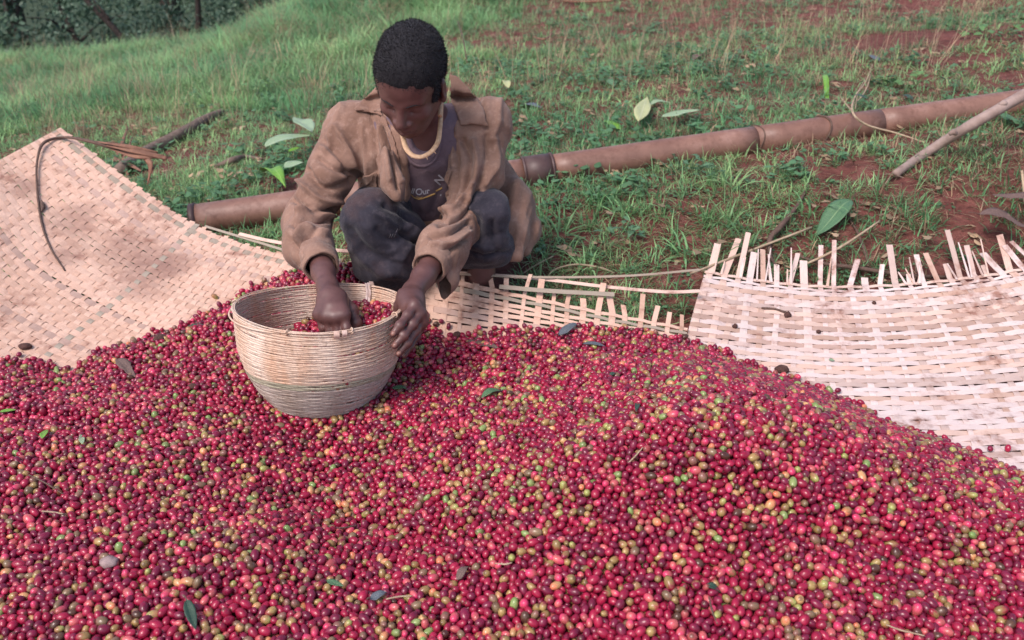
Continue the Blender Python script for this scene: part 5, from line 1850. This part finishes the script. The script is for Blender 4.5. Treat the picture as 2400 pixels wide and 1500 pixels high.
def leaf_geo(L, Wd, curl=.2, droop=.25, seed=0, jag=0.0, n=14, m=6, fold=.12):
    rg = np.random.default_rng(seed)
    t = np.linspace(0, 1, n); s = np.linspace(-1, 1, m+1)
    prof = np.sin(PI*t**.82)**.85*(1-.25*t)
    prof = prof/prof.max()
    edge = 1+jag*rg.normal(size=(n, 2))
    V, U = [], []
    for i in range(n):
        for j, q in enumerate(s):
            e = edge[i, 0 if q < 0 else 1] if abs(q) > .9 else 1
            x = q*prof[i]*Wd*.5*e
            z = abs(q)*fold*prof[i]*Wd - droop*L*(t[i]-.4)**2 + curl*L*.12*math.sin(t[i]*5+seed) + .02*L*vnoise(np.array([[t[i]*4, q*1.5, seed]]), seed)[0]
            V.append((x, t[i]*L, z)); U.append((q*.5+.5, t[i]*5))
    V = np.array(V); U = np.array(U)
    top = V; bot = V-[0, 0, .0004]
    F = []
    w = m+1; N_ = len(V)
    for i in range(n-1):
        for j in range(m):
            F.append((i*w+j, i*w+j+1, (i+1)*w+j+1, (i+1)*w+j)); F.append((N_+(i+1)*w+j, N_+(i+1)*w+j+1, N_+i*w+j+1, N_+i*w+j))
        F.append((i*w, (i+1)*w, N_+(i+1)*w, N_+i*w)); F.append((i*w+m, N_+i*w+m, N_+(i+1)*w+m, (i+1)*w+m))
    return np.vstack([top, bot]), np.array(F), np.vstack([U, U])

def surf(u, v, where):
    if where == 'ground': return hit_ground(u, v)
    if where == 'pile':
        r = ray(u, v); o = np.array([0, 0, CAM_H])
        for d in np.arange(.8, 3.6, .004):
            p = o+r*d
            if p[2] <= pile_top(p[0], p[1]): return p
        return o+r*2
    return on_mat(u, v, .002)

def leaf(base, tip, wpx, mat, label, where='ground', lift=.012, curl=.2, droop=.2, seed=0, jag=.03, stem=True, fold=.12, tilt=0.0, name='leaf', cat='leaf', liftb=None, group=None):
    A = surf(*base, where); B_ = surf(*tip, where)
    A = A+[0, 0, lift if liftb is None else liftb]; B_ = B_+[0, 0, lift]
    ax = B_-A; L = np.linalg.norm(ax); y = ax/L
    x = np.cross(y, [0, 0, 1.0]); x /= np.linalg.norm(x); z = np.cross(x, y)
    x, z = x*math.cos(tilt)+z*math.sin(tilt), z*math.cos(tilt)-x*math.sin(tilt)
    dep = proj(A)[2]
    Wd = wpx/FPX*dep
    V, F, U = leaf_geo(L, Wd, curl, droop, seed, jag, fold=fold)
    zmin = V[:, 2].min()
    Vw = A + V[:, :1]*x + V[:, 1:2]*y + (V[:, 2:3])*z
    root = thing(name, label, cat, A, group)
    part('blade', Vw, F, mat, root, uv=U)
    if stem: tube_part('stalk', [A+y*L*.02, A-y*L*.08+z*.001, A-y*L*.2+x*L*.03], [.0012, .0012, .0014], M_vine, root, 5, 6)
    return root

LV = [
 ((1988,500),(1907,577),52,M_lf_green,'big glossy green leaf lying on the soil behind the right mat','ground',.045,.3,.15,1),
 ((1496,318),(1514,255),40,M_lf_yell,'yellowish green leaf standing on edge behind the pipe','ground',.06,.1,.1,2),
 ((1548,302),(1645,285),38,M_lf_light,'long pale green leaf lying flat behind the pipe','ground',.05,.2,.1,3),
 ((1455,312),(1412,292),26,M_lf_vivid,'small vivid green leaf left of the yellowish upright leaf','ground',.02,.2,.1,4),
 ((1222,252),(1272,262),24,M_lf_grey,'blue grey oval leaf on the grass right of the man\'s shoulder','ground',.02,.1,.1,5),
 ((1520,262),(1568,250),30,M_lf_light,'limp light green leaf above the upright yellowish leaf','ground',.03,.3,.3,6),
 ((1925,196),(1945,240),12,M_lf_vivid,'narrow bright green curled leaf in the grass above the pipe','ground',.03,.6,.4,7),
 ((2320,282),(2398,306),26,M_lf_green,'green leaf lying beside the wooden pole','ground',.03,.2,.2,8),
 ((1640,140),(1622,152),18,M_lf_brown,'small rust brown leaf in the upper grass','ground',.03,.1,.2,9),
 ((2060,150),(2030,136),18,M_lf_grey,'small dark grey leaf near the tendril tips','ground',.02,.1,.2,10),
 ((2112,232),(2140,244),16,M_lf_dark,'dark leaf just above the muddy pipe end','ground',.02,.1,.2,11),
 ((1985,292),(2022,300),12,M_lf_dark,'dark bluish leaf stuck on the pipe under the tendril','ground',.115,.1,.2,12),
 ((628,412),(735,374),54,M_lf_light,'large pale leaf leaning beside the man\'s upper arm','ground',.12,.2,.2,13),
 ((738,388),(695,332),44,M_lf_light,'upright pale green leaf above the fallen leaves by his arm','ground',.14,.2,.2,14),
 ((672,440),(716,425),44,M_lf_light,'small whitish green leaf at the man\'s elbow','ground',.08,.2,.2,15),
 ((682,405),(714,396),18,M_lf_vivid,'little bright green leaf between two pale leaves','ground',.09,.2,.2,16),
 ((618,425),(672,462),42,M_lf_vivid,'bright green heart-shaped leaf on soil left of the pipe end','ground',.07,.4,.3,17),
 ((1192,232),(1180,212),18,M_lf_yell,'little yellow leaf beside the man\'s shoulder','ground',.06,.2,.2,18),
 ((2275,575),(2395,600),60,M_lf_brown,'large dry brown leaf draped over the frayed strip ends','ground',.10,.5,.10,19),
 ((2410,560),(2305,540),48,M_lf_brown,'second dry brown leaf folded over the upper strip ends','ground',.12,.5,.10,20),
 ((1942,846),(1956,848),12,M_lf_light,'tiny pale green leaf scrap on the right mat','mat',.004,.1,.1,21),
 ((1090,800),(1172,822),30,M_lf_brown,'brown leaf on the cherries in front of the slatted mat','pile',.006,.3,.15,22),
 ((1308,790),(1358,764),24,M_lf_grey,'dull blue grey leaf at the back rim of the heap','pile',.010,.4,.2,23),
 ((1365,808),(1418,814),16,M_lf_grey,'small grey green leaf on the back slope of the heap','pile',.006,.2,.1,24),
 ((1128,938),(1180,912),20,M_lf_green,'rolled green leaf on the cherries in the middle of the heap','pile',.008,.6,.2,25),
 ((275,848),(318,884),26,M_lf_brown,'dark brown folded leaf on the cherries at the left','pile',.008,.3,.2,26),
 ((440,1420),(462,1488),26,M_lf_dark,'long dark green leaf upright in the cherries at lower left','pile',.012,.3,.15,27),
 ((766,1366),(806,1380),18,M_lf_green,'small blunt green leaf in the lower middle of the heap','pile',.006,.2,.1,28),
 ((868,1412),(908,1398),24,M_lf_grey,'crumpled grey leaf below the small blunt green leaf','pile',.010,.7,.3,29),
 ((1070,1365),(1098,1332),20,M_lf_brown,'torn reddish brown leaf scrap in the lower middle','pile',.008,.6,.3,30),
 ((1652,1375),(1692,1388),20,M_lf_dark,'blackened leaf scrap sunk in the cherries at lower right','pile',.004,.6,.3,31),
 ((102,1036),(112,1012),18,M_lf_vivid,'tiny bright green leaf on the left slope of the heap','pile',.010,.2,.2,32),
 ((196,1048),(190,1020),14,M_lf_light,'small silvery curled leaf on the left slope','pile',.008,.4,.3,33),
 ((0,972),(40,966),14,M_lf_vivid,'green leaf edge at the left frame border','pile',.008,.2,.2,34),
 ((918,914),(955,916),18,M_lf_green,'small green leaf beside the foot of the basket','pile',.008,.4,.3,35),
 ((1428,884),(1444,878),12,M_lf_dark,'tiny dark green leaf on the crest of the heap','pile',.006,.4,.3,36),
 ((700,625),(716,618),18,M_lf_green,'small green leaf behind the basket by the shirt cuff','pile',.010,.3,.2,37),
 ((1490,968),(1498,940),12,M_lf_dark,'narrow dark leaf scrap on the upper right slope','pile',.006,.4,.3,38),
 ((440,770),(490,760),12,M_lf_dark,'thin dark leaf at the upper left edge of the heap','pile',.006,.4,.3,39),
]
for q in LV:
    leaf(q[0], q[1], q[2], q[3], q[4], q[5], q[6], q[7], q[8], q[9], jag=.04 if q[3] is not M_lf_brown else .12, stem=q[2] > 22)

# stone-like scrap, clods and twigs on the mats and the heap
M_stone = simple_mat('pale_stone', (.34, .25, .24), (.22, .15, .15), 60, .8, .5, .001)
M_clod = simple_mat('mud_clod', (.10, .045, .035), (.05, .022, .018), 90, .95, .9, .003)
def lump_thing(u, v, wpx, hpx, mat, label, cat, where, seed, name):
    c = surf(u, v, where); dep = proj(c)[2]
    rx, rz = wpx*.5/FPX*dep, hpx*.5/FPX*dep
    bm = bmesh.new(); bmesh.ops.create_icosphere(bm, subdivisions=3, radius=1)
    V = np.array([x.co[:] for x in bm.verts]); F = np.array([[y.index for y in x.verts] for x in bm.faces]); bm.free()
    V = V*(1+.28*fbm(V*1.7+seed, 3, seed))[:, None]
    V = V*[rx, rx*.8, rz] + c + [0, 0, rz*.55]
    solo(name, V, F, mat, label, cat)
for a in ((256,1322,44,26,M_stone,'pale flat stone lying on the cherries at lower left','stone','pile',1,'stone'),
          (60,815,30,14,M_clod,'elongated brown clod on the left mat near the heap','clod','mat',2,'mud_clod'),
          (1846,742,18,16,M_clod,'round dark clod on the right mat below its frayed edge','clod','mat',3,'mud_clod'),
          (1722,768,12,14,M_clod,'small dark clod near the left side of the right mat','clod','mat',4,'mud_clod'),
          (1832,870,32,20,M_clod,'black crumbly clod where the right mat meets the heap','clod','mat',5,'mud_clod'),
          (1918,780,12,10,M_clod,'little clod beside the round one on the right mat','clod','mat',6,'mud_clod'),
          (2048,712,10,8,M_clod,'tiny brown crumb high on the right mat','clod','mat',7,'mud_clod'),
          (375,795,30,14,M_clod,'dark shrivelled cherry clump at the heap\'s upper left edge','clump','pile',8,'cherry_clump'),
          (452,908,22,12,M_clod,'dark shrivelled clump on the slope left of the basket','clump','pile',9,'cherry_clump'),
          (1072,792,22,22,M_clod,'dark twisted scrap at the foot of the slatted mat','scrap','pile',10,'plant_scrap')):
    lump_thing(*a)
for q, (pts, lab) in enumerate((
    ([(1475,1090),(1490,1075),(1506,1056)], 'thin pale straw stuck in the middle of the heap'),
    ([(2075,1472),(2110,1485),(2165,1498)], 'curved pinkish straw at the lower right edge'),
    ([(100,1205),(130,1208),(150,1212)], 'short pale straw on the left side of the heap'),
    ([(790,1245),(812,1243),(838,1238)], 'short brown stalk in the centre left of the heap'),
    ([(1660,1406),(1668,1440),(1680,1470)], 'dark bent twig in the cherries at lower right'),
    ([(905,1412),(935,1406),(968,1404)], 'dry petiole beside the crumpled grey leaf'),
    ([(1160,1328),(1185,1330),(1200,1326)], 'pale broken straw right of the torn brown leaf'),
    ([(70,1120),(110,1140),(150,1165)], 'thin brown stem on the far left slope'))):
    P = [surf(u_, v_, 'pile')+[0, 0, .007] for u_, v_ in pts]
    vine_thing('straw', P, [.0012, .0016, .0010], M_straw if q not in (3, 4, 7) else M_vine, lab, 'straw', 14, 5)
# twig with clod on the right mat
vine_thing('twig', [on_mat(1785, 722, .006), on_mat(1815, 724, .008), on_mat(1842, 732, .008)], [.003, .003, .003], M_vine, 'short brown twig joined to the round clod on the right mat', 'twig', 10)
# ------------------------------------------------------------------ grass and weeds
M_grass, nt, b = mat_new('grass_blade')
k = NB(nt)
def inst_attr2(k, nm):
    x = k.n('ShaderNodeAttribute'); x.attribute_type = 'INSTANCER'; x.attribute_name = nm
    return x
ga = inst_attr2(k, 'gcol')
uvn = k.n('ShaderNodeTexCoord').outputs['UV']
s_ = k.n('ShaderNodeSeparateXYZ'); k.l(uvn, s_.inputs[0])
c = k.mix(k.ramp(s_.outputs[0], [(0, (0, 0, 0)), (1, (.55, .55, .55))]), ga.outputs['Color'], k.mix(1.0, ga.outputs['Color'], (1.7, 1.45, 1.2), 'MULTIPLY'))
c = k.mix(k.ramp(s_.outputs[1], [(.80, (0, 0, 0)), (1, (.6, .6, .6))]), c, (.30, .24, .12))
c = k.mix(k.ramp(s_.outputs[0], [(.86, (0, 0, 0)), (.9, (.8, .8, .8))]), c, (.32, .22, .14))
k.l(c, b.inputs['Base Color'])
b.inputs['Roughness'].default_value = .5
b.inputs['Specular IOR Level'].default_value = .35
tr = k.n('ShaderNodeBsdfTranslucent'); k.l(c, tr.inputs[0])
mx = k.n('ShaderNodeMixShader'); mx.inputs[0].default_value = .34
out = [x for x in nt.nodes if x.type == 'OUTPUT_MATERIAL'][0]
k.l(b.outputs[0], mx.inputs[1]); k.l(tr.outputs[0], mx.inputs[2]); k.l(mx.outputs[0], out.inputs[0])

def blades(n, spread, Lr, wr, lean, seed, segs=4, flop=.5, flat=0.0):
    rg = np.random.default_rng(seed)
    V, F, U = [], [], []
    for i in range(n):
        a = rg.uniform(0, 2*PI); r0 = spread*math.sqrt(rg.random())
        b0 = np.array([math.cos(a)*r0, math.sin(a)*r0, -.004])
        az = rg.normal(a, .9)
        L = rg.uniform(*Lr); w = rg.uniform(*wr)
        el = max(.08, PI/2 - abs(rg.normal(lean, .28)))
        if flat: el = rg.uniform(.05, flat)
        d = np.array([math.cos(az), math.sin(az)])
        side = np.array([-d[1], d[0], 0])
        p = b0.copy(); e = el; ci = rg.random()
        base = len(V)
        for s in range(segs+1):
            t = s/segs
            ww = w*(1-t**1.7)*.5*(1 if s else .7)
            V += [p-side*ww, p+side*ww]; U += [(ci, t), (ci, t)]
            p = p + np.array([d[0]*math.cos(e), d[1]*math.cos(e), math.sin(e)])*L/segs
            e -= flop*rg.uniform(.4, 1.3)*2/segs
        for s in range(segs):
            q = base+s*2; F.append((q, q+1, q+3, q+2))
    return np.array(V), np.array(F), np.array(U)
def weed_leaves(n, spread, size, seed, hgt=.03):
    rg = np.random.default_rng(seed)
    V, F, U = [], [], []
    for i in range(n):
        a = rg.uniform(0, 2*PI); r0 = spread*math.sqrt(rg.random())
        c_ = np.array([math.cos(a)*r0, math.sin(a)*r0, rg.uniform(.3, 1)*hgt])
        L = size*rg.uniform(.6, 1.2); az = rg.uniform(0, 2*PI); ti = rg.uniform(-.4, .5)
        d = np.array([math.cos(az)*math.cos(ti), math.sin(az)*math.cos(ti), math.sin(ti)]); sd = np.array([-math.sin(az), math.cos(az), 0])
        nn = np.cross(sd, d)
        base = len(V); ci = rg.random()*.85
        pts = [(-.5, 0), (-.25, .30), (.12, .36), (.38, .2), (.5, 0), (.38, -.2), (.12, -.36), (-.25, -.30)]
        V.append(c_-nn*L*.05); U.append((ci, .2))
        for x, y in pts: V.append(c_+d*x*L+sd*y*L+nn*abs(y)*L*.2); U.append((ci, .4))
        for j in range(8): F.append((base, base+1+j, base+1+(j+1) % 8, base))
        # little stalk
        g0 = np.array([c_[0]*.6, c_[1]*.6, -.003]); q = len(V)
        V += [g0-sd*.0006, g0+sd*.0006, c_+sd*.0006, c_-sd*.0006]; U += [(ci, 0)]*4
        F.append((q, q+1, q+2, q+3))
    return np.array(V), quads_tris(F), np.array(U)

GR_COL = bpy.data.collections.new('grass_shapes')
specs = [blades(9, .022, (.030, .065), (.0030, .0046), .95, 1, 3, .5),
         blades(11, .030, (.035, .075), (.0028, .0045), .75, 2, 3, .6),
         blades(16, .040, (.06, .12), (.0030, .0048), .62, 3, 4, .6),
         blades(18, .055, (.08, .16), (.0032, .0052), .62, 4, 4, .75),
         blades(22, .07, (.12, .24), (.0036, .0058), .55, 5, 5, .85),
         blades(11, .022, (.08, .14), (.0048, .0072), .62, 6, 5, .9),
         blades(9, .05, (.05, .12), (.0016, .0028), .9, 7, 3, .2, flat=.35),
         weed_leaves(9, .040, .015, 8, .018),
         weed_leaves(12, .06, .028, 9, .05),
         blades(10, .05, (.18, .36), (.0015, .0026), .3, 10, 5, .3),
         weed_leaves(4, .09, .030, 11, .012)]
for q, (V, F, U) in enumerate(specs):
    me = mesh_np('tuft_%d' % q, V, F, True, U); me.materials.append(M_grass)
    GR_COL.objects.link(bpy.data.objects.new('tuft_%02d' % q, me))
GN_GR = gn_instancer('grass_instances', GR_COL)

def cover(x, y):
    q = np.stack([x, y, 0*x], 1)
    n1 = fbm(q*1.3, 3, 41); n2 = fbm(q*5.0, 3, 43)
    lush = .97 - .14*smooth(-.3, 2.2, x-.10*(y-3)) + .10*smooth(4, 8, y)
    lush -= .06*np.exp(-((x-.45)/.45)**2-((y-2.62)/.22)**2)         # lush strip in front of the pipe
    lush -= .30*smooth(2.60, 2.2, y)*smooth(.2, .7, x)
    lush -= .30*np.exp(-((x-2.6)/.7)**2-((y-5.0)/1.2)**2)
    lush -= .25*np.exp(-((x+.95)/.35)**2-((y-3.3)/.25)**2)          # trodden patch left of the man
    return lush + .42*n1 + .40*n2

def scatter_grass(seed):
    rg = np.random.default_rng(seed)
    out = []
    for (x0, x1, y0, y1, dens) in ((-3.4, 3.0, 2.00, 3.6, 1900), (-5.0, 4.4, 3.6, 5.5, 1050), (-8.0, 6.5, 5.5, 8.0, 480), (-12.0, 8.0, 8.0, 11.5, 210), (-13.0, 3.0, 11.5, 19.0, 45)):
        n = int((x1-x0)*(y1-y0)*dens)
        out.append(np.stack([rg.uniform(x0, x1, n), rg.uniform(y0, y1, n)], 1))
    P = np.vstack(out); x, y = P.T
    c = cover(x, y)
    m = rg.random(len(x)) < smooth(.42, .80, c)
    # nothing growing through mats, heap, pipe or the man's place
    m &= (SDt(x, y) < -.02)
    hmat = table(TZ, x, y) - np.maximum(ground_z(x, y), 0)
    m &= ~((hmat > .004) & (y < 3.0) & (x > -2.6) & (x < 2.6) & ((hmat < .10) | (y < 2.3)))
    dpipe = np.abs(np.cross(np.append(pb[:2]-pa[:2], 0)/np.linalg.norm(pb[:2]-pa[:2]), np.stack([x-pa[0], y-pa[1], 0*x], 1))[:, 2])
    m &= ~((dpipe < PRAD*1.02) & (x > pa[0]-.02) & (x < pb[0]-.1))
    m &= ~((x > -.52) & (x < .03) & (y > 2.02) & (y < 2.72))
    q = np.stack([x, y, ground_z(x, y)], 1)
    m &= in_view(q, 1000, 300)
    return q[m], c[m], rg
def SDt(x, y): return np.where((x > TX[0]) & (x < TX[-1]) & (y < TY[-1]), table(SD, x, y), -1)
GP, GC, rg = scatter_grass(77)
x, y = GP[:, 0], GP[:, 1]
n_ = len(GP)
tall = .55*smooth(-.2, -2.0, x-.25*(y-3))*smooth(3.6, 6.0, y) + .22*smooth(5, 8, y)*smooth(3, 0, x)
tall = np.clip(tall + .38*fbm(np.stack([x*1.5, y*1.5, 0*x], 1), 2, 51), 0, 1)
r = rg.random(n_)
pick_g = np.where(r < .42, 0, 1)
pick_g = np.where((tall > .25) & (r > .30), 2, pick_g)
pick_g = np.where((tall > .40) & (r > .35), 3, pick_g)
pick_g = np.where((tall > .62) & (r > .45), 4, pick_g)
near_strip = np.exp(-((x-.45)/.5)**2-((y-2.62)/.22)**2)
pick_g = np.where((near_strip > .35) & (rg.random(n_) < .03), 5, pick_g)
pick_g = np.where(rg.random(n_) < .10+.16*smooth(.2, 1.5, x), 6, pick_g)
wn_ = fbm(np.stack([x*2.2, y*2.2, 0*x+3], 1), 2, 61)
pick_g = np.where((rg.random(n_) < .06+.20*smooth(.1, .5, wn_)), 7, pick_g)
pick_g = np.where((rg.random(n_) < .02+.08*smooth(.2, .5, wn_)) & (y > 2.8), 8, pick_g)
pick_g = np.where((rg.random(n_) < .02) & (y > 4.0), 9, pick_g)
pick_g = np.where((rg.random(n_) < .035), 10, pick_g)
tone = fbm(np.stack([x*1.7, y*1.7, 0*x+9], 1), 3, 71)[:, None]
g_a = np.array([.105, .275, .130]); g_b = np.array([.245, .425, .195]); dry = np.array([.38, .29, .20])
gc = g_a*(1-smooth(-.5, .5, tone)) + g_b*smooth(-.5, .5, tone)
gc = gc*rg.uniform(.55, 1.45, (n_, 1))
dfr = np.clip(.06+.18*smooth(0, 2.0, x)+.30*fbm(np.stack([x*2.5, y*2.5, 0*x+5], 1), 2, 81), 0, .8)
isdry = rg.random(n_) < dfr*.55
gc = np.where(((pick_g == 6) | (pick_g == 9) | (pick_g == 10) | isdry)[:, None], dry*rg.uniform(.6, 1.35, (n_, 1)), gc)
bluish = ((pick_g == 7) | (pick_g == 8))[:, None]
gc = np.where(bluish, np.array([.095, .21, .11])*rg.uniform(.7, 1.3, (n_, 1)), gc)
rotg = np.stack([rg.normal(0, .12, n_), rg.normal(0, .12, n_), rg.uniform(-PI, PI, n_)], 1)
sg_ = rg.uniform(.75, 1.25, n_)*(1+.25*smooth(6, 10, y))
P_ = GP + [0, 0, -.002]
print('GRASS', n_)
g = points_object('grass', P_, rotg, np.repeat(sg_[:, None], 3, 1), pick_g, {'gcol': gc}, GN_GR)
tag(g, 'patchy short grass and creeping weeds over the red soil slope', 'grass', kind='stuff')

# ---- bigger leafy weeds that can be told apart
M_weed = leaf_mat('weed_leaf', (.060, .150, .045), (.12, .24, .075), (.18, .30, .12), .5)
M_weed_b = leaf_mat('weed_leaf_bluish', (.050, .130, .062), (.095, .19, .095), (.16, .26, .15), .5)
def weed(u, v, n, size, spread, mat, label, seed, hgt=.06):
    rg = np.random.default_rng(seed)
    c0 = hit_ground(u, v)
    root = thing('weed_plant', label, 'weed', c0, 'leafy weeds in the grass')
    Vs, Fs, Us, b0 = [], [], [], 0
    Ss, SF, SU, sb = [], [], [], 0
    for i in range(n):
        a = rg.uniform(0, 2*PI); r0 = spread*math.sqrt(rg.random())
        p = c0+[math.cos(a)*r0, math.sin(a)*r0*.8, 0]; p[2] = gz(p[0], p[1])+hgt*rg.uniform(.3, 1)
        V, F, U = leaf_geo(size*rg.uniform(.6, 1.2), size*rg.uniform(.45, .8), .1, .4, seed+i, .03, 6, 4)
        az, ti = rg.uniform(0, 2*PI), rg.uniform(-.5, .4)
        M_ = np.array(Euler((ti, rg.normal(0, .2), az)).to_matrix())
        Vs.append(V@M_.T+p); Fs.append(F+b0); Us.append(U); b0 += len(V)
        g0 = c0*.5+p*.5; g0[2] = gz(g0[0], g0[1])-.004
        V, F, U = sweep(spline([g0, (g0+p)/2+[0, 0, .008], p], 5), .0011, 4); F = quads_tris(F)
        Ss.append(V); SF.append(F+sb); SU.append(U); sb += len(V)
    o = part('leaves', np.concatenate(Vs), np.concatenate(Fs), mat, root, uv=np.concatenate(Us)); o.name = 'foliage'; o['kind'] = 'stuff'
    part('stem', np.concatenate(Ss), np.concatenate(SF), mat, root)
for a in ((600,232,26,.045,.12,M_weed,'leafy light green weed in the grass left of the man\'s shoulder',1,.10),
          (520,305,12,.040,.08,M_weed,'small round-leaved weed beside the grey log',2,.06),
          (1600,405,30,.030,.13,M_weed_b,'patch of bluish creeping weed in front of the pipe',3,.06),
          (1450,560,12,.032,.07,M_weed_b,'low bluish weed on the soil between pipe and slatted mat',4,.05),
          (2330,85,22,.055,.20,M_weed,'broad-leaved weed on the soil at the upper right',5,.08),
          (2120,205,14,.04,.10,M_weed,'small leafy weed behind the far end of the pipe',6,.06),
          (1430,205,10,.05,.09,M_weed_b,'green weed with wide leaves above the pale long leaf',7,.05),
          (1745,140,12,.06,.12,M_weed_b,'grey green weed in the grass at the upper right',8,.05),
          (1240,600,10,.026,.06,M_weed_b,'small round-leaved weed beside the shirt tail',9,.03),
          (650,555,12,.026,.08,M_weed,'low clover-like weed under the pipe left of the man',10,.03),
          (720,240,12,.045,.08,M_weed,'green weed close to the man\'s upper sleeve',11,.06),
          (1280,170,12,.05,.10,M_weed,'leafy weed in the grass right of the man\'s collar',12,.06)):
    weed(*a)

# ------------------------------------------------------------------ thicket at the far left
M_tree_leaf, nt, b = mat_new('tree_foliage')
k = NB(nt)
f = k.noise(k.coord('Position'), .9, 3, .6)
g2 = k.n('ShaderNodeNewGeometry').outputs['Random Per Island']
c = k.ramp(f, [(.3, (.036, .080, .056)), (.7, (.090, .160, .100))])
c = k.mix(k.math('MULTIPLY', g2, .6), c, k.mix(1.0, c, (1.9, 1.6, 1.5), 'MULTIPLY'))
k.l(c, b.inputs['Base Color']); b.inputs['Roughness'].default_value = .55
M_trunk = simple_mat('trunk_bark', (.075, .052, .045), (.03, .022, .019), 8, .9, .9, .02)
def tree(x, y, hgt, rad, label, nm, cat, seed, trunk=.12, leafs=2600, low=.0, size=.10):
    rg = np.random.default_rng(seed)
    leafs = int(leafs*1.9); size = size*.72
    z0 = gz(x, y)
    root = thing(nm, label, cat, (x, y, z0), 'trees and bushes of the thicket')
    P = [(x, y, z0-.2), (x+rg.normal(0, .08), y, z0+hgt*.3), (x+rg.normal(0, .15), y+rg.normal(0, .1), z0+hgt*.6), (x+rg.normal(0, .2), y, z0+hgt*.92)]
    tube_part('trunk', P, [trunk*1.25, trunk, trunk*.7, trunk*.2], M_trunk, root, 10, 24)
    for q in range(3):
        t = rg.uniform(.4, .8); a = rg.uniform(0, 2*PI)
        s0 = np.array([x, y, z0+hgt*t]); e0 = s0+np.array([math.cos(a)*rad*.7, math.sin(a)*rad*.7, hgt*.15])
        tube_part('limb', [s0, (s0+e0)/2+[0, 0, .1], e0], [trunk*.45, trunk*.3, trunk*.1], M_trunk, root, 6, 10)
    ncl = 26
    cl = []
    for q in range(ncl):
        a = rg.uniform(0, 2*PI); rr_ = rad*math.sqrt(rg.random()); zz = rg.uniform(low, 1)
        shp = math.sin(PI*np.clip(.12+.88*zz, 0, 1))**.5
        cl.append((x+math.cos(a)*rr_*shp, y+math.sin(a)*rr_*shp, z0+hgt*zz, rad*rg.uniform(.22, .42)))
    cl = np.array(cl)
    w = rg.integers(0, ncl, leafs)
    d = rg.normal(size=(leafs, 3)); d /= np.linalg.norm(d, axis=1)[:, None]
    c_ = cl[w, :3] + d*(cl[w, 3]*rg.random(leafs)**.45)[:, None]*[1, 1, .8]
    c_[:, 2] = np.maximum(c_[:, 2], ground_base(c_[:, 0], c_[:, 1])+.05)
    ax = rg.normal(size=(leafs, 3)); ax[:, 2] -= .4; ax /= np.linalg.norm(ax, axis=1)[:, None]
    sd = np.cross(ax, rg.normal(size=(leafs, 3))); sd /= np.linalg.norm(sd, axis=1)[:, None]
    L = size*rg.uniform(.6, 1.5, (leafs, 1))
    V = np.stack([c_-ax*L*.5, c_+sd*L*.25, c_+ax*L*.5, c_-sd*L*.25], 1).reshape(-1, 3)
    i = np.arange(leafs)*4
    o = part('crown', V, np.stack([i, i+1, i+2, i+3], 1), M_tree_leaf, root, smooth_=False)
TREES = [(-8.2, 14.2, 4.2, 1.6, 'tall dark tree with a brown trunk at the far left', 'thicket_tree', 'tree', 1, .16, 3000, .10, .12),
 (-6.9, 14.6, 2.6, 1.1, 'dark round bush beside the leftmost trunk', 'thicket_bush', 'bush', 2, .06, 2600, .0, .09),
 (-5.9, 13.6, 2.8, .95, 'feathery lighter green bush at the top left', 'thicket_bush', 'bush', 3, .05, 2600, .0, .07),
 (-5.0, 14.8, 3.0, 1.2, 'mid green bush behind the feathery one', 'thicket_bush', 'bush', 4, .06, 2800, .0, .09),
 (-3.9, 14.4, 2.8, 1.1, 'dense bush near the middle of the thicket', 'thicket_bush', 'bush', 5, .05, 2800, .0, .09),
 (-2.8, 14.9, 3.0, 1.2, 'dark bush at the right end of the thicket', 'thicket_bush', 'bush', 6, .06, 2800, .0, .09),
 (-9.4, 17.5, 5.0, 2.2, 'large dark tree behind the leftmost trunk', 'thicket_tree', 'tree', 7, .2, 3200, .0, .14),
 (-6.4, 18.0, 5.0, 2.2, 'large dark tree filling the back of the thicket', 'thicket_tree', 'tree', 8, .2, 3200, .0, .14),
 (-3.6, 18.0, 5.0, 2.2, 'large dark tree at the back right of the thicket', 'thicket_tree', 'tree', 9, .2, 3200, .0, .14),
 (-12.0, 16.0, 5.0, 2.2, 'large dark tree closing the thicket on its left', 'thicket_tree', 'tree', 10, .2, 3000, .0, .14)]
for a in TREES: tree(*a)
